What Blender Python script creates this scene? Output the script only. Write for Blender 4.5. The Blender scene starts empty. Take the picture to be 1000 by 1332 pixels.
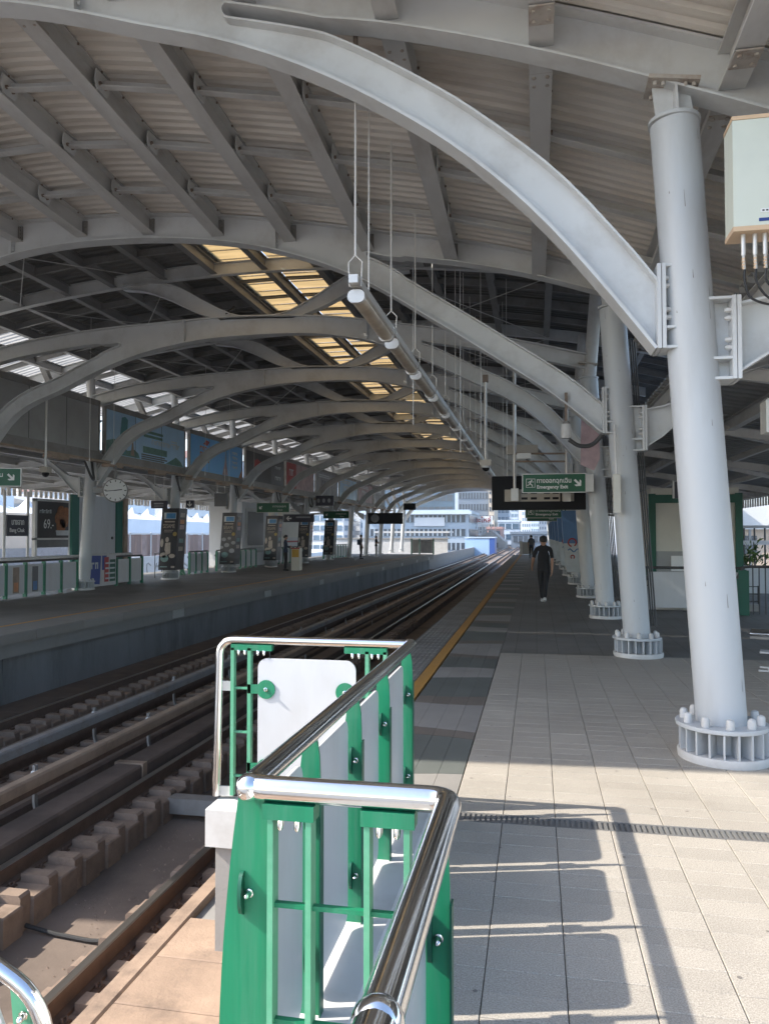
import bpy, bmesh, math, random
import numpy as np
from mathutils import Vector, Matrix
random.seed(7)
R = math.radians
sc = bpy.context.scene
COL = sc.collection

# ------------------------------------------------------------------ camera
F_PX, W_PX, H_PX = 1000.0, 1000.0, 1332.0
VPX, VPY, CAM_H = 697.0, 696.0, 1.65
d = Vector(((VPX - 500) / F_PX, (VPY - 666) / F_PX, 1.0)).normalized()     # world +Y seen in the camera frame (x right, y down, z ahead)
a = math.atan2(d.y, d.z)
up = Vector((0, -math.cos(a), math.sin(a)))
rt = d.cross(up)
# rows rt, d, up are the world axes in camera axes; the blender camera looks along -Z with +Y up
cx = Vector((rt.x, d.x, up.x)); cy = -Vector((rt.y, d.y, up.y)); cz = -Vector((rt.z, d.z, up.z))
cam = bpy.data.cameras.new('camera')
cam.sensor_fit = 'VERTICAL'; cam.sensor_height = 36.0; cam.lens = 36.0 * F_PX / H_PX
cam.clip_start = 0.05; cam.clip_end = 3000
camo = bpy.data.objects.new('camera', cam); COL.objects.link(camo)
camo.matrix_world = Matrix(((cx.x, cy.x, cz.x, 0), (cx.y, cy.y, cz.y, 0), (cx.z, cy.z, cz.z, CAM_H), (0, 0, 0, 1)))
sc.camera = camo

# ------------------------------------------------------------------ sky, sun, exposure
SUN_FROM = Vector((-1.2, -0.32, 1.0)).normalized()
world = bpy.data.worlds.new('World'); sc.world = world; world.use_nodes = True
wn = world.node_tree.nodes; wn.clear()
sky = wn.new('ShaderNodeTexSky'); sky.sky_type = 'NISHITA'; sky.sun_disc = False
sky.sun_elevation = math.asin(SUN_FROM.z)
sky.sun_rotation = math.atan2(SUN_FROM.x, SUN_FROM.y)
sky.air_density = 1.0; sky.dust_density = 1.5
bg = wn.new('ShaderNodeBackground'); bg.inputs[1].default_value = 0.15
wo = wn.new('ShaderNodeOutputWorld')
world.node_tree.links.new(sky.outputs[0], bg.inputs[0]); world.node_tree.links.new(bg.outputs[0], wo.inputs[0])
sl = bpy.data.lights.new('sun', 'SUN'); sl.energy = 3.0; sl.angle = R(0.55); sl.color = (1.0, 0.93, 0.83)
so = bpy.data.objects.new('sun', sl); COL.objects.link(so)
so.rotation_euler = (-SUN_FROM).to_track_quat('-Z', 'Y').to_euler(); so.location = (-30, -10, 40)
sc.view_settings.view_transform = 'Standard'; sc.view_settings.look = 'None'
sc.view_settings.gamma = 1.0; sc.view_settings.use_curve_mapping = False
sc.view_settings.exposure = 1.65
sc.cycles.max_bounces = 10; sc.cycles.diffuse_bounces = 7; sc.cycles.glossy_bounces = 4
sc.cycles.transmission_bounces = 4; sc.cycles.caustics_reflective = False; sc.cycles.caustics_refractive = False
sc.cycles.sample_clamp_indirect = 6.0
sc.cycles.use_denoising = True

# ------------------------------------------------------------------ materials
MATS = {}
def mat(name, col, rough=0.6, metal=0.0, var=0.12, scale=3.0, bump=0.0, bscale=40.0, dirt=None, damt=0.0, dscale=1.5, rnd=0.0, stretch=(1, 1, 1), spec=0.5, coord='Object', fine=0.0):
    """Principled paint/stone/metal with noise tone variation, optional dirt colour patches, grain relief and a per-object tone shift."""
    if name in MATS: return MATS[name]
    m = bpy.data.materials.new(name); m.use_nodes = True
    nt = m.node_tree; N = nt.nodes; L = nt.links
    b = N['Principled BSDF']
    b.inputs['Roughness'].default_value = rough; b.inputs['Metallic'].default_value = metal
    b.inputs['Specular IOR Level'].default_value = spec
    if coord == 'World':
        tc = N.new('ShaderNodeNewGeometry'); src = tc.outputs['Position']
    else:
        tc = N.new('ShaderNodeTexCoord'); src = tc.outputs[coord]
    mp = N.new('ShaderNodeMapping'); mp.inputs['Scale'].default_value = stretch
    L.new(src, mp.inputs[0]); v = mp.outputs[0]
    n1 = N.new('ShaderNodeTexNoise'); n1.inputs['Scale'].default_value = scale; n1.inputs['Detail'].default_value = 6; n1.inputs['Roughness'].default_value = 0.65
    L.new(v, n1.inputs['Vector'])
    mr = N.new('ShaderNodeMapRange'); mr.inputs[1].default_value = 0.25; mr.inputs[2].default_value = 0.75
    mr.inputs[3].default_value = 1 - var; mr.inputs[4].default_value = 1 + var
    L.new(n1.outputs[0], mr.inputs[0])
    val = mr.outputs[0]
    if fine:
        n3 = N.new('ShaderNodeTexNoise'); n3.inputs['Scale'].default_value = 160; n3.inputs['Detail'].default_value = 3
        L.new(src, n3.inputs['Vector'])
        m3 = N.new('ShaderNodeMapRange'); m3.inputs[1].default_value = 0.3; m3.inputs[2].default_value = 0.7
        m3.inputs[3].default_value = 1 - fine; m3.inputs[4].default_value = 1 + fine
        L.new(n3.outputs[0], m3.inputs[0])
        mu = N.new('ShaderNodeMath'); mu.operation = 'MULTIPLY'; L.new(val, mu.inputs[0]); L.new(m3.outputs[0], mu.inputs[1]); val = mu.outputs[0]
    if rnd:
        oi = N.new('ShaderNodeObjectInfo'); m4 = N.new('ShaderNodeMapRange'); m4.inputs[3].default_value = 1 - rnd; m4.inputs[4].default_value = 1 + rnd
        L.new(oi.outputs['Random'], m4.inputs[0])
        mu = N.new('ShaderNodeMath'); mu.operation = 'MULTIPLY'; L.new(val, mu.inputs[0]); L.new(m4.outputs[0], mu.inputs[1]); val = mu.outputs[0]
    mx = N.new('ShaderNodeMix'); mx.data_type = 'RGBA'; mx.blend_type = 'MULTIPLY'; mx.inputs[0].default_value = 1.0
    mx.inputs[6].default_value = (*col, 1); L.new(val, mx.inputs[7]); c = mx.outputs[2]
    if dirt:
        n2 = N.new('ShaderNodeTexNoise'); n2.inputs['Scale'].default_value = dscale; n2.inputs['Detail'].default_value = 8; n2.inputs['Roughness'].default_value = 0.7
        L.new(v, n2.inputs['Vector'])
        r2 = N.new('ShaderNodeMapRange'); r2.inputs[1].default_value = 0.48; r2.inputs[2].default_value = 0.72; r2.inputs[4].default_value = damt
        L.new(n2.outputs[0], r2.inputs[0])
        m2 = N.new('ShaderNodeMix'); m2.data_type = 'RGBA'; L.new(r2.outputs[0], m2.inputs[0]); L.new(c, m2.inputs[6]); m2.inputs[7].default_value = (*dirt, 1)
        c = m2.outputs[2]
    L.new(c, b.inputs['Base Color'])
    if bump:
        nb = N.new('ShaderNodeTexNoise'); nb.inputs['Scale'].default_value = bscale; nb.inputs['Detail'].default_value = 4
        L.new(v, nb.inputs['Vector'])
        bp = N.new('ShaderNodeBump'); bp.inputs['Strength'].default_value = bump; bp.inputs['Distance'].default_value = 0.01
        L.new(nb.outputs[0], bp.inputs['Height']); L.new(bp.outputs[0], b.inputs['Normal'])
    MATS[name] = m
    return m

def M(n): return MATS[n]
mat('column_paint', (0.50, 0.52, 0.535), 0.42, var=0.05, scale=1.2, bump=0.03, bscale=8, dirt=(0.30, 0.28, 0.25), damt=0.32, dscale=2.4, stretch=(1.2, 1.2, 0.2), coord='World')
mat('frame_paint', (0.60, 0.61, 0.61), 0.45, var=0.08, scale=1.0, dirt=(0.30, 0.27, 0.24), damt=0.4, dscale=1.6, coord='World')
mat('purlin_paint', (0.56, 0.555, 0.54), 0.5, var=0.12, scale=1.5, dirt=(0.24, 0.20, 0.17), damt=0.45, dscale=1.7, coord='World', stretch=(1, 0.35, 1))
mat('old_steel', (0.24, 0.23, 0.215), 0.55, var=0.15, scale=1.5, dirt=(0.12, 0.09, 0.07), damt=0.6, dscale=2.0, coord='World')
mat('plate_worn', (0.44, 0.40, 0.355), 0.65, var=0.15, scale=4, dirt=(0.22, 0.13, 0.08), damt=0.8, dscale=7, coord='World')
mat('bolt_rust', (0.20, 0.15, 0.115), 0.75, var=0.3, scale=20, coord='World')
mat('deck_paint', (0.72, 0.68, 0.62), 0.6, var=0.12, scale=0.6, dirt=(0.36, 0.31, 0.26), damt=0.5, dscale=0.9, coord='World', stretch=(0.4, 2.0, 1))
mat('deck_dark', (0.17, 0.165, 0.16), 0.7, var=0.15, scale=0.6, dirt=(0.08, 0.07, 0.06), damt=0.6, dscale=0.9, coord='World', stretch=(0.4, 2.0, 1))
mat('roof_top', (0.62, 0.62, 0.60), 0.5, var=0.08, coord='World')
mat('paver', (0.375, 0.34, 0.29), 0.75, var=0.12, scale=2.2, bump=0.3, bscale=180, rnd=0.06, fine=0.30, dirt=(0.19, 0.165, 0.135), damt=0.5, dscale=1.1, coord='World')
mat('paver_joint', (0.17, 0.155, 0.14), 0.95, coord='World')
mat('slab_conc', (0.30, 0.29, 0.275), 0.85, var=0.15, scale=1.2, bump=0.2, bscale=60, dirt=(0.13, 0.115, 0.10), damt=0.6, dscale=1.2, coord='World')
mat('edge_conc', (0.21, 0.205, 0.195), 0.8, var=0.12, scale=1.5, bump=0.15, bscale=50, rnd=0.08, dirt=(0.14, 0.125, 0.11), damt=0.5, coord='World')
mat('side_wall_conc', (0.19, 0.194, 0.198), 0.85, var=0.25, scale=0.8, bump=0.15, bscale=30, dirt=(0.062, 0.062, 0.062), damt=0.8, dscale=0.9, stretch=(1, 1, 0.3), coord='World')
mat('ledge_conc', (0.33, 0.235, 0.17), 0.85, var=0.22, scale=3, bump=0.25, bscale=70, rnd=0.12, dirt=(0.10, 0.075, 0.06), damt=0.8, dscale=2.2, coord='World')
mat('brown_conc', (0.25, 0.185, 0.14), 0.85, var=0.22, scale=3, bump=0.25, bscale=70, rnd=0.12, dirt=(0.11, 0.075, 0.055), damt=0.75, dscale=3.5, coord='World')
mat('track_slab', (0.175, 0.135, 0.108), 0.85, var=0.25, scale=1.0, bump=0.2, bscale=40, dirt=(0.075, 0.058, 0.048), damt=0.8, dscale=0.9, coord='World')
mat('guard_brown', (0.14, 0.104, 0.084), 0.8, var=0.25, scale=2.5, bump=0.15, bscale=50, dirt=(0.05, 0.04, 0.035), damt=0.6, coord='World')
mat('rail_rust', (0.115, 0.072, 0.052), 0.75, var=0.3, scale=8, coord='World')
mat('rail_head', (0.42, 0.39, 0.36), 0.28, metal=0.9, var=0.15, scale=6, coord='World', stretch=(4, 0.2, 4))
mat('cover_grey', (0.25, 0.245, 0.24), 0.6, var=0.18, scale=2, dirt=(0.15, 0.095, 0.06), damt=0.75, dscale=2.5, coord='World')
mat('cover_tan', (0.33, 0.245, 0.18), 0.6, var=0.18, scale=2, dirt=(0.13, 0.09, 0.065), damt=0.6, dscale=2.5, coord='World')
mat('black_rubber', (0.02, 0.02, 0.021), 0.6, var=0.2)
mat('chrome', (0.78, 0.78, 0.78), 0.12, metal=1.0, var=0.03, scale=3, bump=0.02, bscale=12, coord='World', dirt=(0.5, 0.48, 0.45), damt=0.35, dscale=6)
mat('green_paint', (0.006, 0.185, 0.088), 0.42, var=0.2, scale=4, dirt=(0.06, 0.20, 0.13), damt=0.75, dscale=7, coord='World', stretch=(2.5, 2.5, 0.16), bump=0.03, bscale=15)
mat('green_pale', (0.09, 0.32, 0.19), 0.45, var=0.12, scale=6, dirt=(0.22, 0.42, 0.32), damt=0.4, dscale=8, coord='World')
mat('green_dark', (0.004, 0.085, 0.050), 0.45, var=0.1, coord='World')
mat('white_panel', (0.52, 0.53, 0.545), 0.4, var=0.05, scale=2, dirt=(0.40, 0.39, 0.375), damt=0.45, dscale=2.5, stretch=(1, 1, 0.3), coord='World')
mat('white_paint', (0.56, 0.555, 0.54), 0.6, var=0.07, scale=2, dirt=(0.36, 0.33, 0.30), damt=0.5, dscale=3, coord='World')
mat('panel_grey', (0.34, 0.34, 0.33), 0.55, var=0.06, scale=1, dirt=(0.25, 0.24, 0.23), damt=0.5, coord='World')
mat('dark_steel', (0.055, 0.054, 0.052), 0.5, var=0.15, coord='World')
mat('black_gloss', (0.008, 0.008, 0.009), 0.6, var=0.1, spec=0.2)
mat('yellow_line', (0.50, 0.255, 0.055), 0.7, var=0.15, scale=4, dirt=(0.24, 0.15, 0.08), damt=0.6, dscale=4, coord='World')
mat('drain_metal', (0.24, 0.235, 0.225), 0.5, metal=0.4, var=0.15, coord='World')
mat('rod_metal', (0.62, 0.60, 0.57), 0.4, metal=0.3, var=0.1, coord='World')
mat('box_paint', (0.62, 0.65, 0.56), 0.45, var=0.04, scale=2, dirt=(0.5, 0.5, 0.43), damt=0.3, coord='World')
mat('tan_paint', (0.62, 0.44, 0.28), 0.55, var=0.08)
mat('cream_paint', (0.62, 0.60, 0.53), 0.5, var=0.06, coord='World')
mat('beige_plastic', (0.46, 0.41, 0.34), 0.5, var=0.1, coord='World')
mat('lens_plastic', (0.50, 0.43, 0.34), 0.3, var=0.25, scale=5, dirt=(0.30, 0.22, 0.14), damt=0.6, dscale=4, coord='World')
mat('sign_green', (0.003, 0.095, 0.040), 0.4, var=0.05)
mat('sign_white', (0.78, 0.78, 0.76), 0.5, var=0.02)
mat('sign_navy', (0.018, 0.018, 0.035), 0.4, var=0.1)
mat('stain_red', (0.32, 0.055, 0.035), 0.7, var=0.2)
mat('skin', (0.36, 0.20, 0.13), 0.55, var=0.08, scale=8)
mat('hair', (0.008, 0.007, 0.006), 0.6, var=0.3, scale=60, bump=0.3, bscale=120)
mat('black_cloth', (0.012, 0.012, 0.014), 0.9, var=0.25, scale=6, bump=0.3, bscale=14)
mat('trouser_cloth', (0.016, 0.016, 0.018), 0.9, var=0.25, scale=6, bump=0.3, bscale=14)
mat('grey_cloth', (0.10, 0.11, 0.12), 0.9, var=0.2, scale=8)
mat('white_cloth', (0.55, 0.55, 0.54), 0.9, var=0.1, scale=8)
mat('navy_cloth', (0.02, 0.035, 0.07), 0.9, var=0.2, scale=8)
mat('shoe_white', (0.55, 0.54, 0.52), 0.6, var=0.1)

def flat(name, col, rough=0.55, var=0.06, scale=4):
    return mat(name, col, rough, var=var, scale=scale, coord='World')

def translucent(name, col):
    m = bpy.data.materials.new(name); m.use_nodes = True; nt = m.node_tree; N = nt.nodes; L = nt.links; N.clear()
    o = N.new('ShaderNodeOutputMaterial'); t = N.new('ShaderNodeBsdfTranslucent'); df = N.new('ShaderNodeBsdfDiffuse'); mi = N.new('ShaderNodeMixShader')
    g = N.new('ShaderNodeNewGeometry'); n = N.new('ShaderNodeTexNoise'); n.inputs['Scale'].default_value = 2.0; n.inputs['Detail'].default_value = 6
    mp = N.new('ShaderNodeMapping'); mp.inputs['Scale'].default_value = (0.6, 4, 1); L.new(g.outputs['Position'], mp.inputs[0]); L.new(mp.outputs[0], n.inputs['Vector'])
    r = N.new('ShaderNodeMapRange'); r.inputs[1].default_value = 0.3; r.inputs[2].default_value = 0.7; r.inputs[3].default_value = 0.72; r.inputs[4].default_value = 1.1
    L.new(n.outputs[0], r.inputs[0])
    x = N.new('ShaderNodeMix'); x.data_type = 'RGBA'; x.blend_type = 'MULTIPLY'; x.inputs[0].default_value = 1; x.inputs[6].default_value = (*col, 1)
    L.new(r.outputs[0], x.inputs[7]); L.new(x.outputs[2], t.inputs[0]); L.new(x.outputs[2], df.inputs[0])
    mi.inputs[0].default_value = 0.25; L.new(t.outputs[0], mi.inputs[1]); L.new(df.outputs[0], mi.inputs[2]); L.new(mi.outputs[0], o.inputs[0])
    MATS[name] = m
translucent('skylight_sheet', (0.40, 0.275, 0.125))
translucent('eave_sheet', (0.34, 0.335, 0.32))

def glass_like(name, col, rough=0.12):
    m = mat(name, col, rough, var=0.25, scale=0.15, spec=0.8, coord='World', stretch=(1, 1, 0.5)); return m

# ------------------------------------------------------------------ mesh builder
class MB:
    def __init__(s): s.v = []; s.f = []; s.m = []; s.cm = 0
    def use(s, i): s.cm = i; return s
    def add(s, vs, fs):
        o = len(s.v); s.v += [tuple(p) for p in vs]; s.f += [tuple(i + o for i in q) for q in fs]; s.m += [s.cm] * len(fs); return s
    def box(s, x0, x1, y0, y1, z0, z1):
        return s.add([(x0, y0, z0), (x1, y0, z0), (x1, y1, z0), (x0, y1, z0), (x0, y0, z1), (x1, y0, z1), (x1, y1, z1), (x0, y1, z1)],
                     [(0, 3, 2, 1), (4, 5, 6, 7), (0, 1, 5, 4), (1, 2, 6, 5), (2, 3, 7, 6), (3, 0, 4, 7)])
    def cbox(s, x0, x1, y0, y1, z0, z1, c=0.01):
        """box with a chamfered top"""
        return s.add([(x0, y0, z0), (x1, y0, z0), (x1, y1, z0), (x0, y1, z0), (x0, y0, z1 - c), (x1, y0, z1 - c), (x1, y1, z1 - c), (x0, y1, z1 - c),
                      (x0 + c, y0 + c, z1), (x1 - c, y0 + c, z1), (x1 - c, y1 - c, z1), (x0 + c, y1 - c, z1)],
                     [(0, 3, 2, 1), (0, 1, 5, 4), (1, 2, 6, 5), (2, 3, 7, 6), (3, 0, 4, 7), (4, 5, 9, 8), (5, 6, 10, 9), (6, 7, 11, 10), (7, 4, 8, 11), (8, 9, 10, 11)])
    def beam(s, p0, p1, w, h, upv=(0, 0, 1)):
        p0 = Vector(p0); p1 = Vector(p1); t = (p1 - p0).normalized(); u = Vector(upv)
        x = t.cross(u)
        if x.length < 1e-4: x = t.cross(Vector((1, 0, 0)))
        x.normalize(); u = x.cross(t).normalized()
        vs = []
        for p in (p0, p1):
            for a_, b_ in ((-1, -1), (1, -1), (1, 1), (-1, 1)): vs.append(p + x * (a_ * w / 2) + u * (b_ * h / 2))
        return s.add(vs, [(0, 3, 2, 1), (4, 5, 6, 7), (0, 1, 5, 4), (1, 2, 6, 5), (2, 3, 7, 6), (3, 0, 4, 7)])
    def ibeam(s, p0, p1, w, h, t=0.02, upv=(0, 0, 1)):
        p0 = Vector(p0); p1 = Vector(p1); tt = (p1 - p0).normalized(); u = Vector(upv); x = tt.cross(u).normalized(); u = x.cross(tt).normalized()
        s.beam(p0 + u * (h / 2 - t / 2), p1 + u * (h / 2 - t / 2), w, t, upv)
        s.beam(p0 - u * (h / 2 - t / 2), p1 - u * (h / 2 - t / 2), w, t, upv)
        return s.beam(p0, p1, t, h - 2 * t, upv)
    def tube(s, pts, r, n=10, cap=True, closed=False):
        pts = [Vector(p) for p in pts]; k = len(pts); rs = r if isinstance(r, (list, tuple)) else [r] * k
        vs = []; fs = []; prev = None
        for i, p in enumerate(pts):
            if closed: t = pts[(i + 1) % k] - pts[i - 1]
            else: t = pts[min(i + 1, k - 1)] - pts[max(i - 1, 0)]
            t.normalize()
            if prev is None:
                x = t.cross(Vector((0, 0, 1)))
                if x.length < 1e-3: x = t.cross(Vector((1, 0, 0)))
            else:
                x = prev - t * prev.dot(t)
            x.normalize(); prev = x; y = t.cross(x)
            for j in range(n):
                an = 2 * math.pi * j / n; vs.append(p + (x * math.cos(an) + y * math.sin(an)) * rs[i])
        for i in range(k if closed else k - 1):
            i2 = (i + 1) % k
            for j in range(n):
                j2 = (j + 1) % n; fs.append((i * n + j, i * n + j2, i2 * n + j2, i2 * n + j))
        if cap and not closed:
            fs.append(tuple(range(n))); fs.append(tuple((k - 1) * n + j for j in reversed(range(n))))
        return s.add(vs, fs)
    def poly(s, pts, off):
        """prism: planar polygon extruded by the vector off"""
        off = Vector(off); n = len(pts); vs = [Vector(p) for p in pts] + [Vector(p) + off for p in pts]
        return s.add(vs, [tuple(range(n)), tuple(n + i for i in reversed(range(n)))] + [(i, n + i, n + (i + 1) % n, (i + 1) % n) for i in range(n)])
    def sphere(s, c, r, n=10, k=6, sz=1.0, half=False):
        c = Vector(c); prof = []
        lo = 0 if half else -math.pi / 2
        for i in range(k + 1):
            an = lo + (math.pi / 2 - lo) * i / k; prof.append((max(r * math.cos(an), 1e-4), r * sz * math.sin(an)))
        return s.lathe(c, prof, n)
    def lathe(s, c, prof, n=16, axis=(0, 0, 1)):
        c = Vector(c); ax = Vector(axis).normalized(); x = ax.cross(Vector((0, 1, 0)))
        if x.length < 1e-3: x = ax.cross(Vector((1, 0, 0)))
        x.normalize(); y = ax.cross(x); vs = []; fs = []
        for r, h in prof:
            for j in range(n):
                an = 2 * math.pi * j / n; vs.append(c + ax * h + (x * math.cos(an) + y * math.sin(an)) * r)
        k = len(prof)
        for i in range(k - 1):
            for j in range(n):
                j2 = (j + 1) % n; fs.append((i * n + j, i * n + j2, (i + 1) * n + j2, (i + 1) * n + j))
        fs.append(tuple(reversed(range(n)))); fs.append(tuple((k - 1) * n + j for j in range(n)))
        return s.add(vs, fs)
    def ribbon(s, pts, y, w, t):
        """flange: a strip of width w (along Y) following pts in the XZ plane, thickness t to the left side of travel"""
        k = len(pts); vs = []; fs = []
        for i, (px, pz) in enumerate(pts):
            q0 = pts[max(i - 1, 0)]; q1 = pts[min(i + 1, k - 1)]; tx, tz = q1[0] - q0[0], q1[1] - q0[1]; l = math.hypot(tx, tz) or 1
            nx, nz = -tz / l, tx / l
            for yy, o in ((-w / 2, 0), (w / 2, 0), (w / 2, t), (-w / 2, t)): vs.append((px + nx * o, y + yy, pz + nz * o))
        for i in range(k - 1):
            for j in range(4):
                j2 = (j + 1) % 4; fs.append((i * 4 + j, i * 4 + j2, i * 4 + 4 + j2, i * 4 + 4 + j))
        fs.append((3, 2, 1, 0)); e = (k - 1) * 4; fs.append((e, e + 1, e + 2, e + 3))
        return s.add(vs, fs)
    def web(s, lo, hi, y, t):
        k = len(lo); vs = []; fs = []
        for (ax_, az), (bx_, bz) in zip(lo, hi):
            vs += [(ax_, y - t / 2, az), (bx_, y - t / 2, bz), (bx_, y + t / 2, bz), (ax_, y + t / 2, az)]
        for i in range(k - 1):
            for j in range(4):
                j2 = (j + 1) % 4; fs.append((i * 4 + j, i * 4 + j2, i * 4 + 4 + j2, i * 4 + 4 + j))
        fs.append((3, 2, 1, 0)); e = (k - 1) * 4; fs.append((e, e + 1, e + 2, e + 3))
        return s.add(vs, fs)
    def mesh(s, name, mats, smooth=True):
        me = bpy.data.meshes.new(name); me.from_pydata(s.v, [], s.f)
        for m_ in (mats if isinstance(mats, (list, tuple)) else [mats]): me.materials.append(MATS[m_] if isinstance(m_, str) else m_)
        if any(s.m): me.polygons.foreach_set('material_index', s.m)
        bm = bmesh.new(); bm.from_mesh(me); bmesh.ops.recalc_face_normals(bm, faces=bm.faces); bm.to_mesh(me); bm.free()
        if smooth:
            me.polygons.foreach_set('use_smooth', [True] * len(me.polygons)); me.set_sharp_from_angle(angle=R(38))
        me.update(); return me
    def build(s, name, mats, parent=None, smooth=True, loc=None):
        o = bpy.data.objects.new(name, s.mesh(name, mats, smooth)); COL.objects.link(o)
        if loc: o.location = loc
        if parent: o.parent = parent
        return o

def tag(o, label, cat, group=None, kind=None):
    o['label'] = label; o['category'] = cat
    if group: o['group'] = group
    if kind: o['kind'] = kind
    return o
def empty(name, label, cat, loc=(0, 0, 0), group=None, rz=0):
    o = bpy.data.objects.new(name, None); COL.objects.link(o); o.location = loc; o.rotation_euler.z = rz; o.empty_display_size = 0.2
    return tag(o, label, cat, group)
def struct(o): o['kind'] = 'structure'; return o
def stuff(o): o['kind'] = 'stuff'; return o
def inst(me, name, parent, loc, rz=0, scale=None, mtx=None):
    o = bpy.data.objects.new(name, me); COL.objects.link(o); o.parent = parent; o.location = loc; o.rotation_euler.z = rz
    if scale: o.scale = scale
    if mtx: o.matrix_local = mtx
    return o
def text(name, s, size, m, parent, loc, rot=(90, 0, 0), width=None, align='LEFT', depth=0.003, thick=0.0):
    """lettering as a mesh part; rot in degrees"""
    cu = bpy.data.curves.new(name, 'FONT'); cu.body = s; cu.size = size; cu.align_x = align; cu.extrude = depth; cu.offset = thick; cu.resolution_u = 3
    t = bpy.data.objects.new(name + '_curve', cu); COL.objects.link(t); bpy.context.view_layer.update()
    me = bpy.data.meshes.new_from_object(t.evaluated_get(bpy.context.evaluated_depsgraph_get()))
    bpy.data.objects.remove(t); bpy.data.curves.remove(cu)
    if width and len(me.vertices):
        xs = [v.co.x for v in me.vertices]; w = max(xs) - min(xs); x0 = min(xs); k = width / w
        for v in me.vertices: v.co.x = (v.co.x - (x0 if align == 'LEFT' else 0)) * k
    me.materials.clear(); me.materials.append(MATS[m])
    o = bpy.data.objects.new(name, me); COL.objects.link(o); o.parent = parent; o.location = loc; o.rotation_euler = [R(q) for q in rot]
    return o

ORD = ['first', 'second', 'third', 'fourth', 'fifth', 'sixth', 'seventh', 'eighth', 'ninth', 'tenth', 'eleventh', 'twelfth', 'thirteenth', 'fourteenth', 'fifteenth', 'sixteenth', 'seventeenth', 'eighteenth', 'nineteenth', 'twentieth']
ORD += ['twenty-' + q for q in ORD[:9]] + ['thirtieth'] + ['thirty-' + q for q in ORD[:9]] + ['fortieth'] + ['forty-' + q for q in ORD[:9]]

def pchip(tab):
    xs = np.array([p[0] for p in tab], float); ys = np.array([p[1] for p in tab], float)
    h = np.diff(xs); dl = np.diff(ys) / h; mm = np.zeros_like(xs)
    mm[0] = dl[0]; mm[-1] = dl[-1]
    for i in range(1, len(xs) - 1): mm[i] = (dl[i - 1] * h[i] + dl[i] * h[i - 1]) / (h[i] + h[i - 1])
    def f(x):
        if x <= xs[0]: return float(ys[0] + mm[0] * (x - xs[0]))
        if x >= xs[-1]: return float(ys[-1] + mm[-1] * (x - xs[-1]))
        i = int(np.searchsorted(xs, x) - 1); t = (x - xs[i]) / h[i]
        return float((2 * t**3 - 3 * t**2 + 1) * ys[i] + (t**3 - 2 * t**2 + t) * h[i] * mm[i] + (-2 * t**3 + 3 * t**2) * ys[i + 1] + (t**3 - t**2) * h[i] * mm[i + 1])
    return f

# ------------------------------------------------------------------ station dimensions (metres; X across, Y along the track, Z up; platform floor z = 0)
FY = [6.14, 11.04, 15.95, 21.1] + [21.1 + 5.6 * i for i in range(1, 11)]
NF = len(FY); Y_END = FY[-1] + 0.8
XC = -5.9
COL_R, COL_L = 1.36, -13.42
LEAN = 0.063

# ============================================================ GROUND AND CITY FLOOR
g = MB().box(-1500, 1500, -200, 2500, -13.2, -13).build('ground', flat('street_ground', (0.22, 0.22, 0.215), 0.9)); struct(g)

# ============================================================ TRACK BED
YT0, YT1 = -2.0, 330.0
bed = MB().box(-9.25, -1.2, YT0, YT1, -2.6, -1.5).build('track_bed', 'track_slab'); struct(bed)
vd = MB().poly([(-9.25, YT0, -2.6), (-1.2, YT0, -2.6), (-3.2, YT0, -4.4), (-7.2, YT0, -4.4)], (0, YT1 - YT0, 0)).build('viaduct_deck', 'slab_conc'); struct(vd)

def rail(x, label, y0=YT0, y1=YT1):
    e = empty('rail', label, 'rail', (x, 0, 0), 'running rails of the two tracks')
    b = MB(); b.box(-0.07, 0.07, y0, y1, -1.262, -1.24); b.box(-0.012, 0.012, y0, y1, -1.24, -1.14)
    b.poly([(-0.035, y0, -1.14), (0.035, y0, -1.14), (0.035, y0, -1.108), (-0.035, y0, -1.108)], (0, y1 - y0, 0)).build('rail_web', 'rail_rust', e)
    MB().poly([(-0.0352, y0, -1.1079), (0.0352, y0, -1.1079), (0.027, y0, -1.098), (-0.027, y0, -1.098)], (0, y1 - y0, 0)).build('running_surface', 'rail_head', e)
    return e
RX = (-2.86, -4.36, -6.27, -7.76)
rails = [rail(x, l) for x, l in zip(RX, ('running rail nearest the camera platform', 'second running rail beside the brown guard beam', 'third running rail, just beyond the conductor rails', 'running rail nearest the far platform wall'))]

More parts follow.
